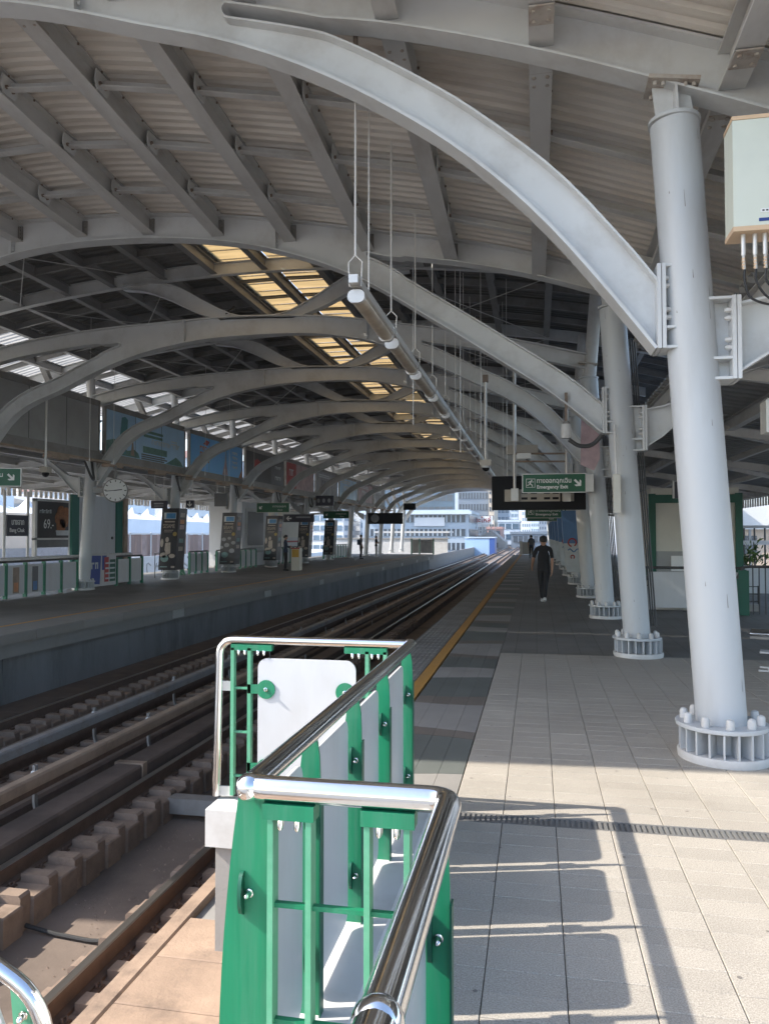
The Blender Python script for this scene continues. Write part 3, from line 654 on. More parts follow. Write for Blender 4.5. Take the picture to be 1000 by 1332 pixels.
def frame(k):
    Y = FY[k]; zl, zc, zt = ((zl1, zc1, zt1), (zl2, zc2, zt2))[k] if k < 2 else (zl3, zc3, zt3)
    tipR = (-2.62, -2.45, -2.36)[min(k, 2)]; tipL = (-9.18, -9.4, -9.25)[min(k, 2)]
    xR = 0.905; xL = -12.96 if k else -12.7
    e = empty('arched_frame', f'{ORD[k]} arched steel roof frame over the tracks, counted from the camera', 'roof frame', (0, Y, 0), 'arched steel roof frames')
    fw = 0.24; th = 0.022
    def depth(x):
        s_ = (zl(x + .05) - zl(x - .05)) / .1; return (0.285 + 0.03 * max(0, abs(s_) - 0.9)) * math.sqrt(1 + s_ * s_)
    def za(x): return zl(x) + depth(x)
    def rng(p, q, n): return [p + (q - p) * i / n for i in range(n + 1)]
    n = 44 if k < 2 else 26 if k < 6 else 14
    mid = rng(tipL, tipR, n); rt_ = rng(tipR, xR, n); lf = rng(tipL, xL, n)
    ch_end = 3.6 if k == 0 else (1.5 if k == 1 else 1.02); ch_l = -13.15
    b = MB()
    b.web([(x, zl(x)) for x in mid], [(x, zt(x)) for x in mid], 0, th)
    def slot(xs, tip, sg):
        # open the slot smoothly from the rounded tip
        lo = []; hi = []; zm = 0.5 * (za(tip) + zc(tip))
        for x in xs:
            dd = abs(x - tip); o = min(1.0, dd / 0.55); o = math.sqrt(max(0, 1 - (1 - o) ** 2))
            a_, c_ = za(x), zc(x)
            mg = 0.075 if k == 0 else 0.045
            if c_ - a_ < 2 * mg: mdl = 0.5 * (a_ + c_); a_, c_ = mdl - mg, mdl + mg
            w0 = max(0, 1 - dd / 0.9); base = zm + (0.5 * (a_ + c_) - zm) * (1 - w0) if w0 > 0 else 0.5 * (a_ + c_)
            half = 0.5 * (c_ - a_) * o
            if o < 1: half = min(0.5 * (c_ - a_), mg * math.sqrt(max(0, 1 - (1 - min(1, dd / mg)) ** 2)) + 0.5 * (c_ - a_) * min(1, dd / 0.9) ** 1.1) if dd > 0 else 0
            lo.append((x, 0.5 * (a_ + c_) - half)); hi.append((x, 0.5 * (a_ + c_) + half))
        return lo, hi
    def dens(tip, end, n):   # denser samples near the tip
        return [tip + (end - tip) * ((i / n) ** 2.2) for i in range(n + 1)]
    for tip, end, che in ((tipR, xR, ch_end), (tipL, xL, ch_l)):
        xs = dens(tip, end, n); lo, hi = slot(xs, tip, 0)
        b.web([(x, zl(x)) for x in xs], lo, 0, th)
        b.web(hi, [(x, zt(x)) for x in xs], 0, th)
        ex = rng(end, che, 4)
        b.web([(x, zc(x)) for x in ex], [(x, zt(x)) for x in ex], 0, th)
        sgn = 1 if end > tip else -1
        fl = MB() 
        loop = list(reversed(lo)) + hi[1:] + [(x, zc(x)) for x in ex[1:]]
        fl.ribbon(loop, 0, fw * 0.9, 0.018 * -sgn)
        fl.build('slot_flange', 'frame_paint', e)
    b.build('web_plate', 'frame_paint', e)
    xs = rng(xL, xR, 2 * n); MB().ribbon([(x, zl(x)) for x in xs], 0, fw, -0.024).build('lower_flange', 'frame_paint', e)
    xs = rng(ch_l, ch_end, 2 * n); MB().ribbon([(x, zt(x)) for x in xs], 0, fw, 0.022).build('upper_flange', 'frame_paint', e)
    for x in ((-8.35, -3.85) if k == 1 else (-7.7, -3.52) if k else (-8.0, -4.02)):
        sp = MB()
        for dx in (-0.0105, 0.0105): sp.box(x + dx - 0.011, x + dx + 0.011, -0.105, 0.105, zl(x) - 0.01, zt(x) + 0.01)
        if k < 6:
            for dz in (0.08, 0.14, 0.26, 0.32):
                for sy in (-.06, .06): sp.lathe((x + 0.033, sy, zl(x) + dz), [(0.016, 0), (0.016, 0.02)], 6, (1, 0, 0))
        sp.build('splice_plate', 'frame_paint', e)
    if k >= 2:
        # V arms from the crown up to the high roof, one each side
        for sg, tipx in ((-1, -6.72), (1, -4.92)):
            top = pchip([(0, zt(XC) - 0.02), (0.6, 6.50), (1.2, 6.78), (2.05, 7.24), (2.6, 7.34), (3.3, 7.36)])
            bot = pchip([(0.9, zt(XC) - 0.03), (1.5, 6.63), (2.2, 6.97), (2.7, 7.16), (3.3, 7.25)])
            q = rng(0.0, 3.3, 14); X_ = lambda t: XC + sg * t
            lo = [(X_(t), max(bot(t), zt(X_(t)) - 0.03) if t > 0.9 else zt(X_(t)) - 0.03) for t in q]; hi = [(X_(t), max(top(t), zt(X_(t)))) for t in q]
            a_ = MB(); a_.web(lo, hi, 0, th); a_.ribbon(hi, 0, fw * .8, -0.018 * sg * -1); a_.ribbon([p for p, t in zip(lo, q) if t >= 0.9], 0, fw * .8, 0.018 * sg * -1)
            a_.build('crown_arm', 'frame_paint', e)
        u = MB(); xs = rng(-15.4, 3.6, 22)
        u.web([(x, high_z(x) - 0.34) for x in xs], [(x, high_z(x) - 0.07) for x in xs], 0, 0.016)
        u.ribbon([(x, high_z(x) - 0.34) for x in xs], 0, 0.14, -0.016); u.ribbon([(x, high_z(x) - 0.07) for x in xs], 0, 0.14, -0.014)
        u.build('roof_chord', 'frame_paint', e)
    return e
frames = [frame(k) for k in range(NF)]

# ============================================================ NEAR LOW ROOF
def low_z(x, y):
    t = (y - FY[0]) / (FY[1] - FY[0]); t = max(-0.3, min(1.0, t)); return zt1(x) * (1 - t) + zt2(x) * t
def sheet(name, xs, ys, zf, prof_amp, m, parent, thick=0.0):
    vs = []; fs = []; nx = len(xs)
    for y, o in ys:
        for x in xs: vs.append((x, y, zf(x, y) + o * prof_amp))
    for j in range(len(ys) - 1):
        for i in range(nx - 1): fs.append((j * nx + i, j * nx + i + 1, (j + 1) * nx + i + 1, (j + 1) * nx + i))
    me = bpy.data.meshes.new(name); me.from_pydata(vs, [], fs); me.materials.append(MATS[m]); me.update()
    o = bpy.data.objects.new(name, me); COL.objects.link(o); o.parent = parent
    return o
def corr(y0, y1, period):
    ys = []; y = y0
    while y < y1:
        ys += [(y, 0), (y + period * 0.42, 0), (y + period * 0.52, 1), (y + period * 0.90, 1)]; y += period
    return ys
lowr = empty('low_roof', 'beige corrugated low roof with deep purlins over the platform end', 'roof')
Y0R, Y1R = 3.55, 11.0
xs = [-17.0 + i * (3.9 + 17.0) / 44 for i in range(45)]  # left overhang lengthened to keep a sun streak off the far platform
sheet('deck', xs, corr(Y0R, Y1R, 0.15), lambda x, y: low_z(x, y) + 0.03, 0.035, 'deck_paint', lowr)
sheet('top_sheet', xs, [(Y0R - .05, 0), (4.67, 0), (6.5, 0), (8.8, 0), (Y1R + 0.05, 0)], lambda x, y: low_z(x, y) + 0.10, 0, 'roof_top', lowr)
PX_LOW = [-12.9, -11.74, -10.58, -9.42, -8.26, -7.10, -5.94, -4.78, -3.62, -2.42, -1.18, 0.06, 1.47, 2.7]
STRY = [4.6, 7.6, 8.75, 9.9]
for i, x in enumerate(PX_LOW):
    p = empty
    b = MB()
    for (ya, yb) in ((Y0R + 0.05, FY[0] - 0.02), (FY[0] + 0.02, FY[1] - 0.02)):
        b.ibeam((x, ya, low_z(x, ya) - 0.14), (x, yb, low_z(x, yb) - 0.14), 0.19, 0.30, 0.016)
    pu = b.build('purlin', 'purlin_paint', lowr)
    # bolted splice plates each side of the first frame, and end cleats at the second
    zb = low_z(x, FY[0]) - 0.29
    for yy in (FY[0] - 0.42, FY[0] + 0.42):
        s = MB()
        s.box(x - 0.092, x + 0.092, yy - 0.11, yy + 0.11, zb - 0.014, zb - 0.001)
        for sx in (-.055, .055):
            for sy in (-.06, .06): s.lathe((x + sx, yy + sy, zb - 0.014), [(0.017, 0), (0.017, 0.016)], 6, (0, 0, -1))
        s.build('splice_plate', 'plate_worn', pu)
    c = MB(); zz = low_z(x, FY[1]) - 0.14
    for sg in (1,):
        c.box(x + 0.012, x + 0.09, FY[1] - 0.04, FY[1] - 0.014, zz - 0.12, zz + 0.1)
        for dz in (-.09, -.03, .03, .08): c.lathe((x + 0.055, FY[1] - 0.04, zz + dz), [(0.016, 0), (0.016, 0.018)], 6, (0, -1, 0))
    c.build('end_cleat', 'old_steel', pu)
    h = MB()   # bolt heads of the deck along the purlin's upper edge
    yy = 4.0
    while yy < 10.8:
        h.lathe((x + 0.10, yy, low_z(x, yy) - 0.01), [(0.012, 0), (0.012, 0.02)], 5, (0, 0, -1)); yy += 0.45
    stuff(h.build('deck_bolt', 'bolt_rust', pu))
for i in range(len(PX_LOW) - 1):
    x0, x1 = PX_LOW[i], PX_LOW[i + 1]
    for y in STRY:
        b = MB(); z0 = low_z(x0, y) - 0.13; z1 = low_z(x1, y) - 0.13
        b.beam((x0 + 0.012, y, z0 - 0.045), (x1 - 0.012, y, z1 - 0.045), 0.10, 0.012); b.beam((x0 + 0.012, y + 0.045, z0), (x1 - 0.012, y + 0.045, z1), 0.012, 0.10)
        st = b.build('strut', 'purlin_paint', lowr)
        gq = MB()
        gq.poly([(x0 + 0.085, y - 0.13, z0 - 0.05), (x0 + 0.085, y - 0.08, z0 - 0.125), (x0 + 0.085, y + 0.11, z0 - 0.125), (x0 + 0.085, y + 0.16, z0 - 0.04), (x0 + 0.085, y + 0.13, z0 + 0.09), (x0 + 0.085, y - 0.11, z0 + 0.09)], (0.014, 0, 0))
        gq.use(1)
        for dy in (-.045, .06): gq.lathe((x0 + 0.099, y + dy, z0 - 0.045), [(0.024, 0), (0.024, 0.022)], 6, (1, 0, 0))
        gq.build('gusset_plate', ['frame_paint', 'bolt_rust'], st)

# ============================================================ HIGH ROOF
hir = empty('high_roof', 'dark corrugated high roof over the tracks with amber skylight', 'roof')
HY0, HY1 = 11.12, Y_END + 1.0
SKX0, SKX1 = -6.93, -4.72
def hz(x, y): return high_z(x)
def xs_rng(a_, b_, n): return [a_ + (b_ - a_) * i / n for i in range(n + 1)]
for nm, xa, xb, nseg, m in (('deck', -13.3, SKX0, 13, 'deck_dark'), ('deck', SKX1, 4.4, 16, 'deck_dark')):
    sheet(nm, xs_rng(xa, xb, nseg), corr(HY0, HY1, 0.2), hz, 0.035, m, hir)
    sheet('top_sheet', xs_rng(xa, xb, nseg), [(HY0 - .04, 0), (HY1 + .05, 0)], lambda x, y: high_z(x) + 0.06, 0, 'roof_top', hir)
sheet('eave_sheet', xs_rng(-16.6, -13.3, 7), corr(HY0, HY1, 0.2), hz, 0.035, 'eave_sheet', hir)
# skylight panes, one by one
ys = [HY0 + (FY[2] - HY0) * i / 9 for i in range(10)]
bays = [(HY0, FY[2])] + [(FY[k], FY[k + 1]) for k in range(2, NF - 1)]
npn = 0
for (ya, yb) in bays:
    for xa, xb in ((SKX0, -5.83), (-5.81, SKX1)):
        for i in range(9):
            p0 = ya + (yb - ya) * i / 9; p1 = ya + (yb - ya) * (i + 1) / 9 + 0.03
            b = MB(); b.add([(xa, p0, high_z(xa) + .01), (xb, p0, high_z(xb) + .01), (xb, p1, high_z(xb) + .022), (xa, p1, high_z(xa) + .022)], [(0, 1, 2, 3)])
            if npn < 200: b.build('skylight_pane', 'skylight_sheet', hir, smooth=False)
            if npn < 110: MB().box(xa, xb, p0 - 0.008, p0 + 0.008, high_z((xa + xb) / 2) - 0.022, high_z((xa + xb) / 2) + 0.0).build('glazing_bar', 'purlin_paint', hir, smooth=False)
            npn += 1
PX_HI = [-15.4, -14.2, -13.0, -11.8, -10.6, -9.45, -8.2, SKX0 - 0.08, -5.82, SKX1 + 0.08, -3.45, -2.2, -0.95, 0.3, 1.55, 2.8, 4.0]
nst = 0
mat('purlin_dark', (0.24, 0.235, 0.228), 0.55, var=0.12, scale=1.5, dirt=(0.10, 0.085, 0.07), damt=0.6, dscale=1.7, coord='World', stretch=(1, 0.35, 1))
far_strut = MB()
for bi, (ya, yb) in enumerate(bays):
    for x in PX_HI:
        z = high_z(x) - 0.19
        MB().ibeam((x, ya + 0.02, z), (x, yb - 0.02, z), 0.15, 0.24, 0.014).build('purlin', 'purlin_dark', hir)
    for i in range(len(PX_HI) - 1):
        x0, x1 = PX_HI[i], PX_HI[i + 1]
        for q in (0.26, 0.5, 0.74) if not (SKX0 - .2 < x0 < SKX1) else (0.25, 0.5, 0.75):
            y = ya + (yb - ya) * q; z0, z1 = high_z(x0) - 0.17, high_z(x1) - 0.17
            if nst < 260:
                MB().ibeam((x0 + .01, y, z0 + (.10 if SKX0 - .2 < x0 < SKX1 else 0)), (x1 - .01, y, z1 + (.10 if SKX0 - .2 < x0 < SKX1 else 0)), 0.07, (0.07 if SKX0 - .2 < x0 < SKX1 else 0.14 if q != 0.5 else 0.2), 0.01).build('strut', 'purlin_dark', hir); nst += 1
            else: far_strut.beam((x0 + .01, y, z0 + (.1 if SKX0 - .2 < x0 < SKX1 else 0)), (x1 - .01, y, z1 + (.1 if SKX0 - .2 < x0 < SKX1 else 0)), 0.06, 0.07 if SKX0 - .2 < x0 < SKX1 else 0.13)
    if bi < 6:
        xr = [(-11.8, -8.2), (-8.2, -11.8), (-3.45, 0.3), (0.3, -3.45)]
        for xa, xb in xr:
            MB().tube([(xa, ya + .1, high_z(xa) - 0.34), (xb, yb - .1, high_z(xb) - 0.34)], 0.011, 5).build('bracing_rod', 'purlin_paint', hir)
stuff(far_strut.build('far_strut', 'purlin_dark', hir))
# added plate closes the open gap between low and high roof against sun
b = MB(); xs = xs_rng(-17.0, 3.9, 26)
b.web([(x, low_z(x, 11.0) + 0.12) for x in xs], [(x, high_z(x) + 0.05) for x in xs], 11.16, 0.02)
b.build('sun_block_plate', 'deck_dark', hir)
# end fascia

# ============================================================ LOW SIDE CANOPIES
def canopy(side, label):
    s = side; base = COL_R if s > 0 else COL_L
    e = empty('side_canopy', label, 'canopy')
    def zc_(dx): return 4.12 - (0.17 if s > 0 else 0.085) * max(0, dx - 0.8)
    X = lambda dx: base + s * dx
    y0, y1 = (3.0 if s > 0 else 8.0), 66
    xs = xs_rng(0.75 if s > 0 else -0.4, 6.6, 8)  # far canopy deck lengthened inward past the columns to block sun
    vs = corr(y0, y1, 0.33); 
    vv = []; ff = []
    for y, o in vs:
        for dx in xs: vv.append((X(dx), y, zc_(dx) + 0.09 + o * 0.05))
    nx = len(xs)
    for j in range(len(vs) - 1):
        for i in range(nx - 1): ff.append((j * nx + i, j * nx + i + 1, (j + 1) * nx + i + 1, (j + 1) * nx + i))
    me = bpy.data.meshes.new('deck'); me.from_pydata(vv, [], ff); me.materials.append(M('canopy_sheet')); me.update()
    o = bpy.data.objects.new('deck', me); COL.objects.link(o); o.parent = e
    for dx, w, h in ((0.9, 0.14, 0.30), (2.35, 0.14, 0.24), (3.6, 0.09, 0.14), (4.9, 0.09, 0.14), (6.35, 0.16, 0.26)):
        MB().ibeam((X(dx), y0, zc_(dx) - 0.06), (X(dx), y1, zc_(dx) - 0.06), w, h, 0.014).build('long_beam', 'purlin_paint', e)
    for k in range(1 if s > 0 else 2, 12):
        MB().ibeam((X(0.95), FY[k], zc_(0.95) - 0.2), (X(6.3), FY[k], zc_(6.3) - 0.14), 0.1, 0.18, 0.012).build('rafter', 'purlin_paint', e)
        if k < 8: MB().ibeam((X(2.4), FY[k] + 0.1, zc_(2.4) - 0.2), (X(6.2), FY[k] + 2.4, zc_(6.2) - 0.14), 0.06, 0.1, 0.01).build('bracing', 'purlin_paint', e)
    MB().tube([(X(6.62), y0, zc_(6.6) - 0.04), (X(6.62), y1, zc_(6.6) - 0.04)], 0.085, 8).build('gutter', 'white_paint', e)
    b = MB()
    for k in range(int((y1 - y0) / 0.33)):
        b.box(X(6.5) - 0.01, X(6.5) + 0.01, y0 + k * 0.33, y0 + k * 0.33 + 0.2, zc_(6.6) - 0.45, zc_(6.6) - 0.12)
    stuff(b.build('valance_strip', 'white_paint', e))
    return e
mat('canopy_sheet', (0.33, 0.33, 0.32), 0.6, var=0.1, dirt=(0.15, 0.13, 0.12), damt=0.6, coord='World')
canopy(1, 'low outer canopy with dark beams along the near platform')
canopy(-1, 'low outer canopy of pale sheets along the far platform')

# ============================================================ BOARDS ABOVE THE FAR PLATFORM
BX = -12.9
mat('sky_print', (0.36, 0.58, 0.80), 0.35, var=0.25, scale=0.25, coord='World', dirt=(0.35, 0.50, 0.62), damt=0.7, dscale=0.35)
mat('blue_print', (0.14, 0.42, 0.78), 0.35, var=0.12, scale=0.3, coord='World')
mat('teal_print', (0.05, 0.20, 0.22), 0.4, var=0.3, scale=1.2, coord='World')
mat('leaf_print', (0.09, 0.20, 0.17), 0.5, var=0.5, scale=3, coord='World')
mat('pale_print', (0.52, 0.56, 0.58), 0.5, var=0.2, scale=2, coord='World')
mat('red_print', (0.36, 0.035, 0.03), 0.5, var=0.15, coord='World')
mat('orange_print', (0.50, 0.22, 0.10), 0.5, var=0.2, coord='World')
mat('dark_print', (0.035, 0.033, 0.035), 0.35, var=0.2, coord='World')
mat('pink_print', (0.42, 0.30, 0.31), 0.5, var=0.35, scale=3, coord='World')
mat('stone_print', (0.28, 0.21, 0.16), 0.5, var=0.3, scale=4, coord='World')
mat('grey_print', (0.26, 0.27, 0.29), 0.5, var=0.35, scale=3, coord='World')
mat('slate_print', (0.10, 0.105, 0.11), 0.4, var=0.2, scale=3, coord='World')
def board(y0, y1, m, label, seams=3, z0=4.14, z1=5.56):
    e = empty('hoarding_board', label, 'hoarding', (BX, y0, z0), 'boards above the far platform')
    W = y1 - y0; Hh = z1 - z0
    MB().box(-0.06, 0.0, 0.03, W - 0.03, 0.03, Hh - 0.03).build('face_panel', m, e)
    fr = MB(); fr.box(-0.09, 0.02, 0, W, -0.05, 0.03); fr.box(-0.10, 0.03, -0.02, W + 0.02, Hh - 0.03, Hh + 0.14); fr.box(-0.09, 0.02, -0.04, 0.03, -0.05, Hh + .1); fr.box(-0.09, 0.02, W - 0.03, W + 0.04, -0.05, Hh + .1)
    fr.build('frame', 'old_steel', e)
    for i in range(1, seams): MB().box(0.001, 0.006, W * i / seams - 0.008, W * i / seams + 0.008, 0.03, Hh - 0.03).build('panel_seam', 'dark_steel', e)
    return e, W, Hh
def pr(e, m, pts, name='print_shape', x=0.004):
    return MB().poly([(x, p, q) for p, q in pts], (0.002, 0, 0)).build(name, m, e)
def bars(e, m, y, z, w, h, n, gap, jag=0.25):
    """illegible rows of small lettering as flat print strips"""
    for i in range(n):
        ww = w * (1 - jag * random.random()); pr(e, m, [(y, z - i * gap), (y + ww, z - i * gap), (y + ww, z - i * gap - h), (y, z - i * gap - h)], 'lettering_row')
def blocks(e, m, y, z, w, h, n, x=0.004):
    """one illegible word of n block letters"""
    for i in range(n):
        a_ = y + w * i / n; ww = w / n * 0.78; hh = h * random.choice((1, 1, 0.8, 1.0))
        t = ww * 0.34
        pr(e, m, [(a_, z), (a_ + t, z), (a_ + t, z + hh), (a_, z + hh)], 'letter_stroke', x)
        if i % 2: pr(e, m, [(a_ + ww - t, z), (a_ + ww, z), (a_ + ww, z + hh), (a_ + ww - t, z + hh)], 'letter_stroke', x)
        pr(e, m, [(a_ + t, z + hh - t), (a_ + ww - t * (i % 2), z + hh - t), (a_ + ww - t * (i % 2), z + hh), (a_ + t, z + hh)], 'letter_stroke', x)
for y0, y1, s in ((6.3, 10.9, 3), (11.1, 15.8, 3)):
    board(y0, y1, 'panel_grey', 'blank grey board above the far platform, ' + ('nearest and off the picture edge' if y0 < 8 else 'second nearest, cut by the picture edge'), s)
board(16.1, 21.0, 'panel_grey', 'blank grey panelled board above the far platform before the blue ones')
e, W, Hh = board(21.35, 26.75, 'sky_print', 'sky blue advertising board with tower and green lettering above far platform', 3)
pr(e, 'teal_print', [(0.75, 0.12), (1.2, 0.10), (1.32, 1.22), (1.15, 1.30), (0.95, 1.25)])
pr(e, 'leaf_print', [(0.05, 0.05), (2.1, 0.05), (2.0, 0.2), (1.75, 0.3), (1.3, 0.22), (0.9, 0.4), (0.5, 0.52), (0.05, 0.42)], x=0.003)
pr(e, 'stone_print', [(1.5, 0.1), (1.75, 0.1), (1.68, 0.4), (1.62, 0.75), (1.56, 0.4)], x=0.006)
bars(e, 'leaf_print', 2.35, 1.05, 1.7, 0.09, 2, 0.14); blocks(e, 'pale_print', 2.9, 0.62, 1.4, 0.16, 9)
pr(e, 'leaf_print', [(2.3, 0.5), (4.0, 0.5), (4.0, 0.28), (2.3, 0.28)]); bars(e, 'slate_print', 2.2, 0.24, 1.9, 0.05, 3, 0.07)
blocks(e, 'pale_print', 4.5, 0.62, 0.5, 0.2, 3); bars(e, 'pale_print', 4.3, 0.9, 0.5, 0.04, 2, 0.1)
pr(e, 'leaf_print', [(3.9, 0.04), (5.3, 0.04), (5.1, 0.2), (4.7, 0.34), (4.4, 0.22)])
e, W, Hh = board(27.2, 32.5, 'blue_print', 'deep blue advertising board with orange lettering and tall spire', 3)
for z in (0.98, 0.75, 0.52): blocks(e, 'orange_print', 0.9, z - 0.12, 0.9, 0.17, 4)
pr(e, 'red_print', [(1.2, 1.12), (1.6, 1.08), (1.8, 1.26), (1.5, 1.3)]); blocks(e, 'orange_print', 2.4, 1.02, 1.0, 0.14, 6)
pr(e, 'pink_print', [(3.1, 0.05), (3.7, 0.05), (3.6, 0.35), (3.5, 0.6), (3.42, 1.1), (3.36, 0.6), (3.25, 0.35)])
for z in (1.0, 0.8, 0.6, 0.4): blocks(e, 'pale_print', 4.15, z, 0.6, 0.12, 4)
pr(e, 'orange_print', [(4.9, 0.04), (5.25, 0.04), (5.25, 0.4)])
e, W, Hh = board(32.95, 38.3, 'dark_print', 'dark grey advertising board with a red emblem in the middle of the row', 3)
pr(e, 'red_print', [(1.1, 0.5), (1.6, 0.42), (1.9, 0.6), (1.9, 1.0), (1.5, 1.12), (1.1, 1.0)])
pr(e, 'slate_print', [(3.4, 0.05), (5.3, 0.05), (5.3, 1.3), (3.4, 1.3)], x=0.003); blocks(e, 'pale_print', 4.0, 0.85, 0.9, 0.14, 5); blocks(e, 'pale_print', 4.0, 0.3, 0.9, 0.18, 4)
e, W, Hh = board(38.7, 43.8, 'pink_print', 'board with a red left third and pale pictures above far platform', 4)
pr(e, 'red_print', [(0.04, 0.04), (1.7, 0.04), (1.7, 1.38), (0.04, 1.38)]); blocks(e, 'pale_print', 0.5, 0.7, 0.8, 0.35, 3, 0.008)
for i, (m, y0, y1, lab) in enumerate((('grey_print', 44.3, 49.3, 'pale grey picture board with faint large letters above far platform'), ('sky_print', 49.9, 54.9, 'pale blue picture board near the end of the board row'), ('pink_print', 55.5, 60.4, 'rosy picture board second to last of the board row'), ('grey_print', 61, 65.6, 'last small grey board of the row above far platform'))):
    e, W, Hh = board(y0, y1, m, lab, 4); blocks(e, ('slate_print', 'pale_print', 'pale_print', 'slate_print')[i], 1.2, 0.5, 2.2, 0.4, 4); bars(e, 'pale_print', 0.6, 1.25, 3, 0.08, 2, 0.12)
e = empty('cable_tray', 'rusty brown cable tray running under the advertising boards', 'cable tray')
y = 6.0
while y < 66:
    MB().box(-12.72, -12.50, y, y + 2.76, 3.80, 3.86).build('tray_segment', 'cover_tan' if int(y) % 3 else 'old_steel', e)
    MB().box(-12.74, -12.48, y + 0.9, y + 1.7, 3.70, 3.799).build('lamp_housing', 'cover_tan', e); y += 2.8
MB().box(-13.0, -12.86, 6, 66, 3.84, 4.1).build('sun_block_beam', 'old_steel', e)  # added filler, shuts the gap below the boards against sun
#@@PART3
# ============================================================ FOREGROUND RAILING
def rrect(w, h, r, n=5):
    pts = []
    for cx_, cz_, a0 in ((w - r, h - r, 0), (r, h - r, 90), (r, r, 180), (w - r, r, 270)):
        for i in range(n + 1):
            an = R(a0 + 90 * i / n); pts.append((cx_ + r * math.cos(an), cz_ + r * math.sin(an)))
    return pts
def arc(c, p0, p1, n=6):
    """points of a rounded corner: from p0 to p1 round the corner point c (quadratic)"""
    c, p0, p1 = Vector(c), Vector(p0), Vector(p1)
    return [p0 * (1 - t) ** 2 + c * 2 * t * (1 - t) + p1 * t * t for t in [i / n for i in range(n + 1)]]
def smooth(pts, n=5):
    """Catmull-Rom through the points"""
    P = [Vector(p) for p in pts]; P = [P[0] * 2 - P[1]] + P + [P[-1] * 2 - P[-2]]; out = []
    for i in range(1, len(P) - 2):
        for k in range(n):
            t = k / n; out.append(0.5 * (2 * P[i] + (P[i + 1] - P[i - 1]) * t + (2 * P[i - 1] - 5 * P[i] + 4 * P[i + 1] - P[i + 2]) * t * t + (3 * P[i] - P[i - 1] - 3 * P[i + 1] + P[i + 2]) * t ** 3))
    return out + [P[-2]]
def acorn(b, p, ax, r=0.014):
    b.lathe(p, [(r * 1.3, 0), (r * 1.3, 0.004), (r, 0.005), (r, 0.016), (r * 0.8, 0.025), (r * 0.3, 0.030)], 10, ax)
HZ = 1.0
rl = empty('platform_railing', 'chrome topped green railing with white panels standing in the foreground', 'railing')
XA, XCc, YB, YD = -0.21, -0.73, 1.90, 4.55
pA = [(XA, -1.2, HZ), (XA, 0.4, HZ), (XA, YB - 0.09, HZ)] + arc((XA, YB, HZ), (XA, YB - 0.05, HZ), (XA - 0.05, YB, HZ)) + [(-0.47, YB, HZ)]
pB = [(-0.47, YB, HZ)] + arc((XCc, YB, HZ), (XCc + 0.05, YB, HZ), (XCc, YB + 0.05, HZ)) + [(XCc, 3.0, HZ), (XCc, YD - 0.07, HZ)]
pB += arc((XCc, YD, HZ), (XCc, YD - 0.03, HZ), (XCc - 0.03, YD, HZ))
pD = [(XCc - 0.03, YD, HZ - 0.002), (-1.3, YD, HZ - 0.002), (-1.80, YD, HZ - 0.002)] + arc((-1.95, YD, HZ), (-1.84, YD, HZ - 0.002), (-1.945, YD, 0.88), 8) + [(-1.955, YD, 0.45), (-1.965, YD, 0.03)]
MB().tube(pA, 0.032, 20).build('handrail', 'chrome', rl)
MB().tube(pB, 0.0318, 20).build('handrail', 'chrome', rl)
MB().tube(pD, 0.026, 18).build('end_tube', 'chrome', rl)
MB().sphere((XCc, YB, HZ), 0.036, 16, 10).build('corner_knuckle', 'chrome', rl)
MB().sphere((XA, 1.02, HZ + 0.0), 0.037, 16, 10).build('corner_knuckle', 'chrome', rl)
def blade(x, y, parent, flip=1, rw=0.02):
    """flat green post with a bowed outer edge, plus its two panel clamps"""
    pts = [(rw, 0.0), (rw, 0.84), (rw - 0.003, 0.91), (rw - 0.012, 0.968), (-0.036, 0.968)]
    for i in range(12):
        z = 0.955 - 0.955 * i / 11; t = z / 0.955
        pts.append((-0.040 - 0.050 * math.sin(math.pi * min(1, (1 - t) * 0.62 + 0.0) ** 0.9), z))
    o = MB().poly([(x + flip * px, y - 0.006, pz) for px, pz in pts], (0, 0.012, 0)).build('blade_post', 'green_paint', parent)
    MB().box(min(x + flip * (rw + .001), x + flip * (rw + .006)), max(x + flip * (rw + .001), x + flip * (rw + .006)), y - 0.02, y + 0.02, 0.0, 0.80).build('edge_strip', 'green_dark', o)
    for z in (0.72, 0.25):
        c = MB(); pp = [(y + 0.03, z - 0.055), (y - 0.012, z - 0.055)] + [(y - 0.012 - 0.022 * math.cos(R(a_)), z + 0.055 * math.sin(R(a_))) for a_ in (-60, -30, 0, 30, 60)] + [(y - 0.012, z + 0.055), (y + 0.03, z + 0.055)]
        c.poly([(x - flip * 0.030, q, w) for q, w in pp], (flip * 0.010, 0, 0)); k = c.build('clamp', 'green_dark', o)
        n_ = MB(); acorn(n_, (x - flip * 0.006, y - 0.007, z), (0.0, -1, 0.0), 0.009); n_.build('cap_nut', 'chrome', k)
    return o
CY = [1.93, 2.51, 3.13, 3.75, 4.46]
for y in CY: blade(XCc, y, rl, rw=0.046 if y < 2 else 0.018)
for i in range(len(CY) - 1):
    w = CY[i + 1] - CY[i] - 0.10
    MB().poly([(XCc - 0.040, CY[i] + 0.05 + p, 0.09 + q) for p, q in rrect(w, 0.81, 0.05)], (0.012, 0, 0)).build('side_panel', 'white_panel', rl)
AY = [1.80, 1.18, 0.56]
for y in AY: blade(XA - 0.01, y, rl)
for i in range(2):
    w = AY[i] - AY[i + 1] - 0.05
    MB().poly([(XA - 0.055, AY[i + 1] + 0.025 + p, 0.09 + q) for p, q in rrect(w, 0.84, 0.05)], (0.012, 0, 0)).build('side_panel', 'white_panel', rl)
MB().cbox(-0.95, -0.60, 1.84, 4.50, -0.035, 0.06, 0.01).build('toe_kerb', 'white_paint', rl)
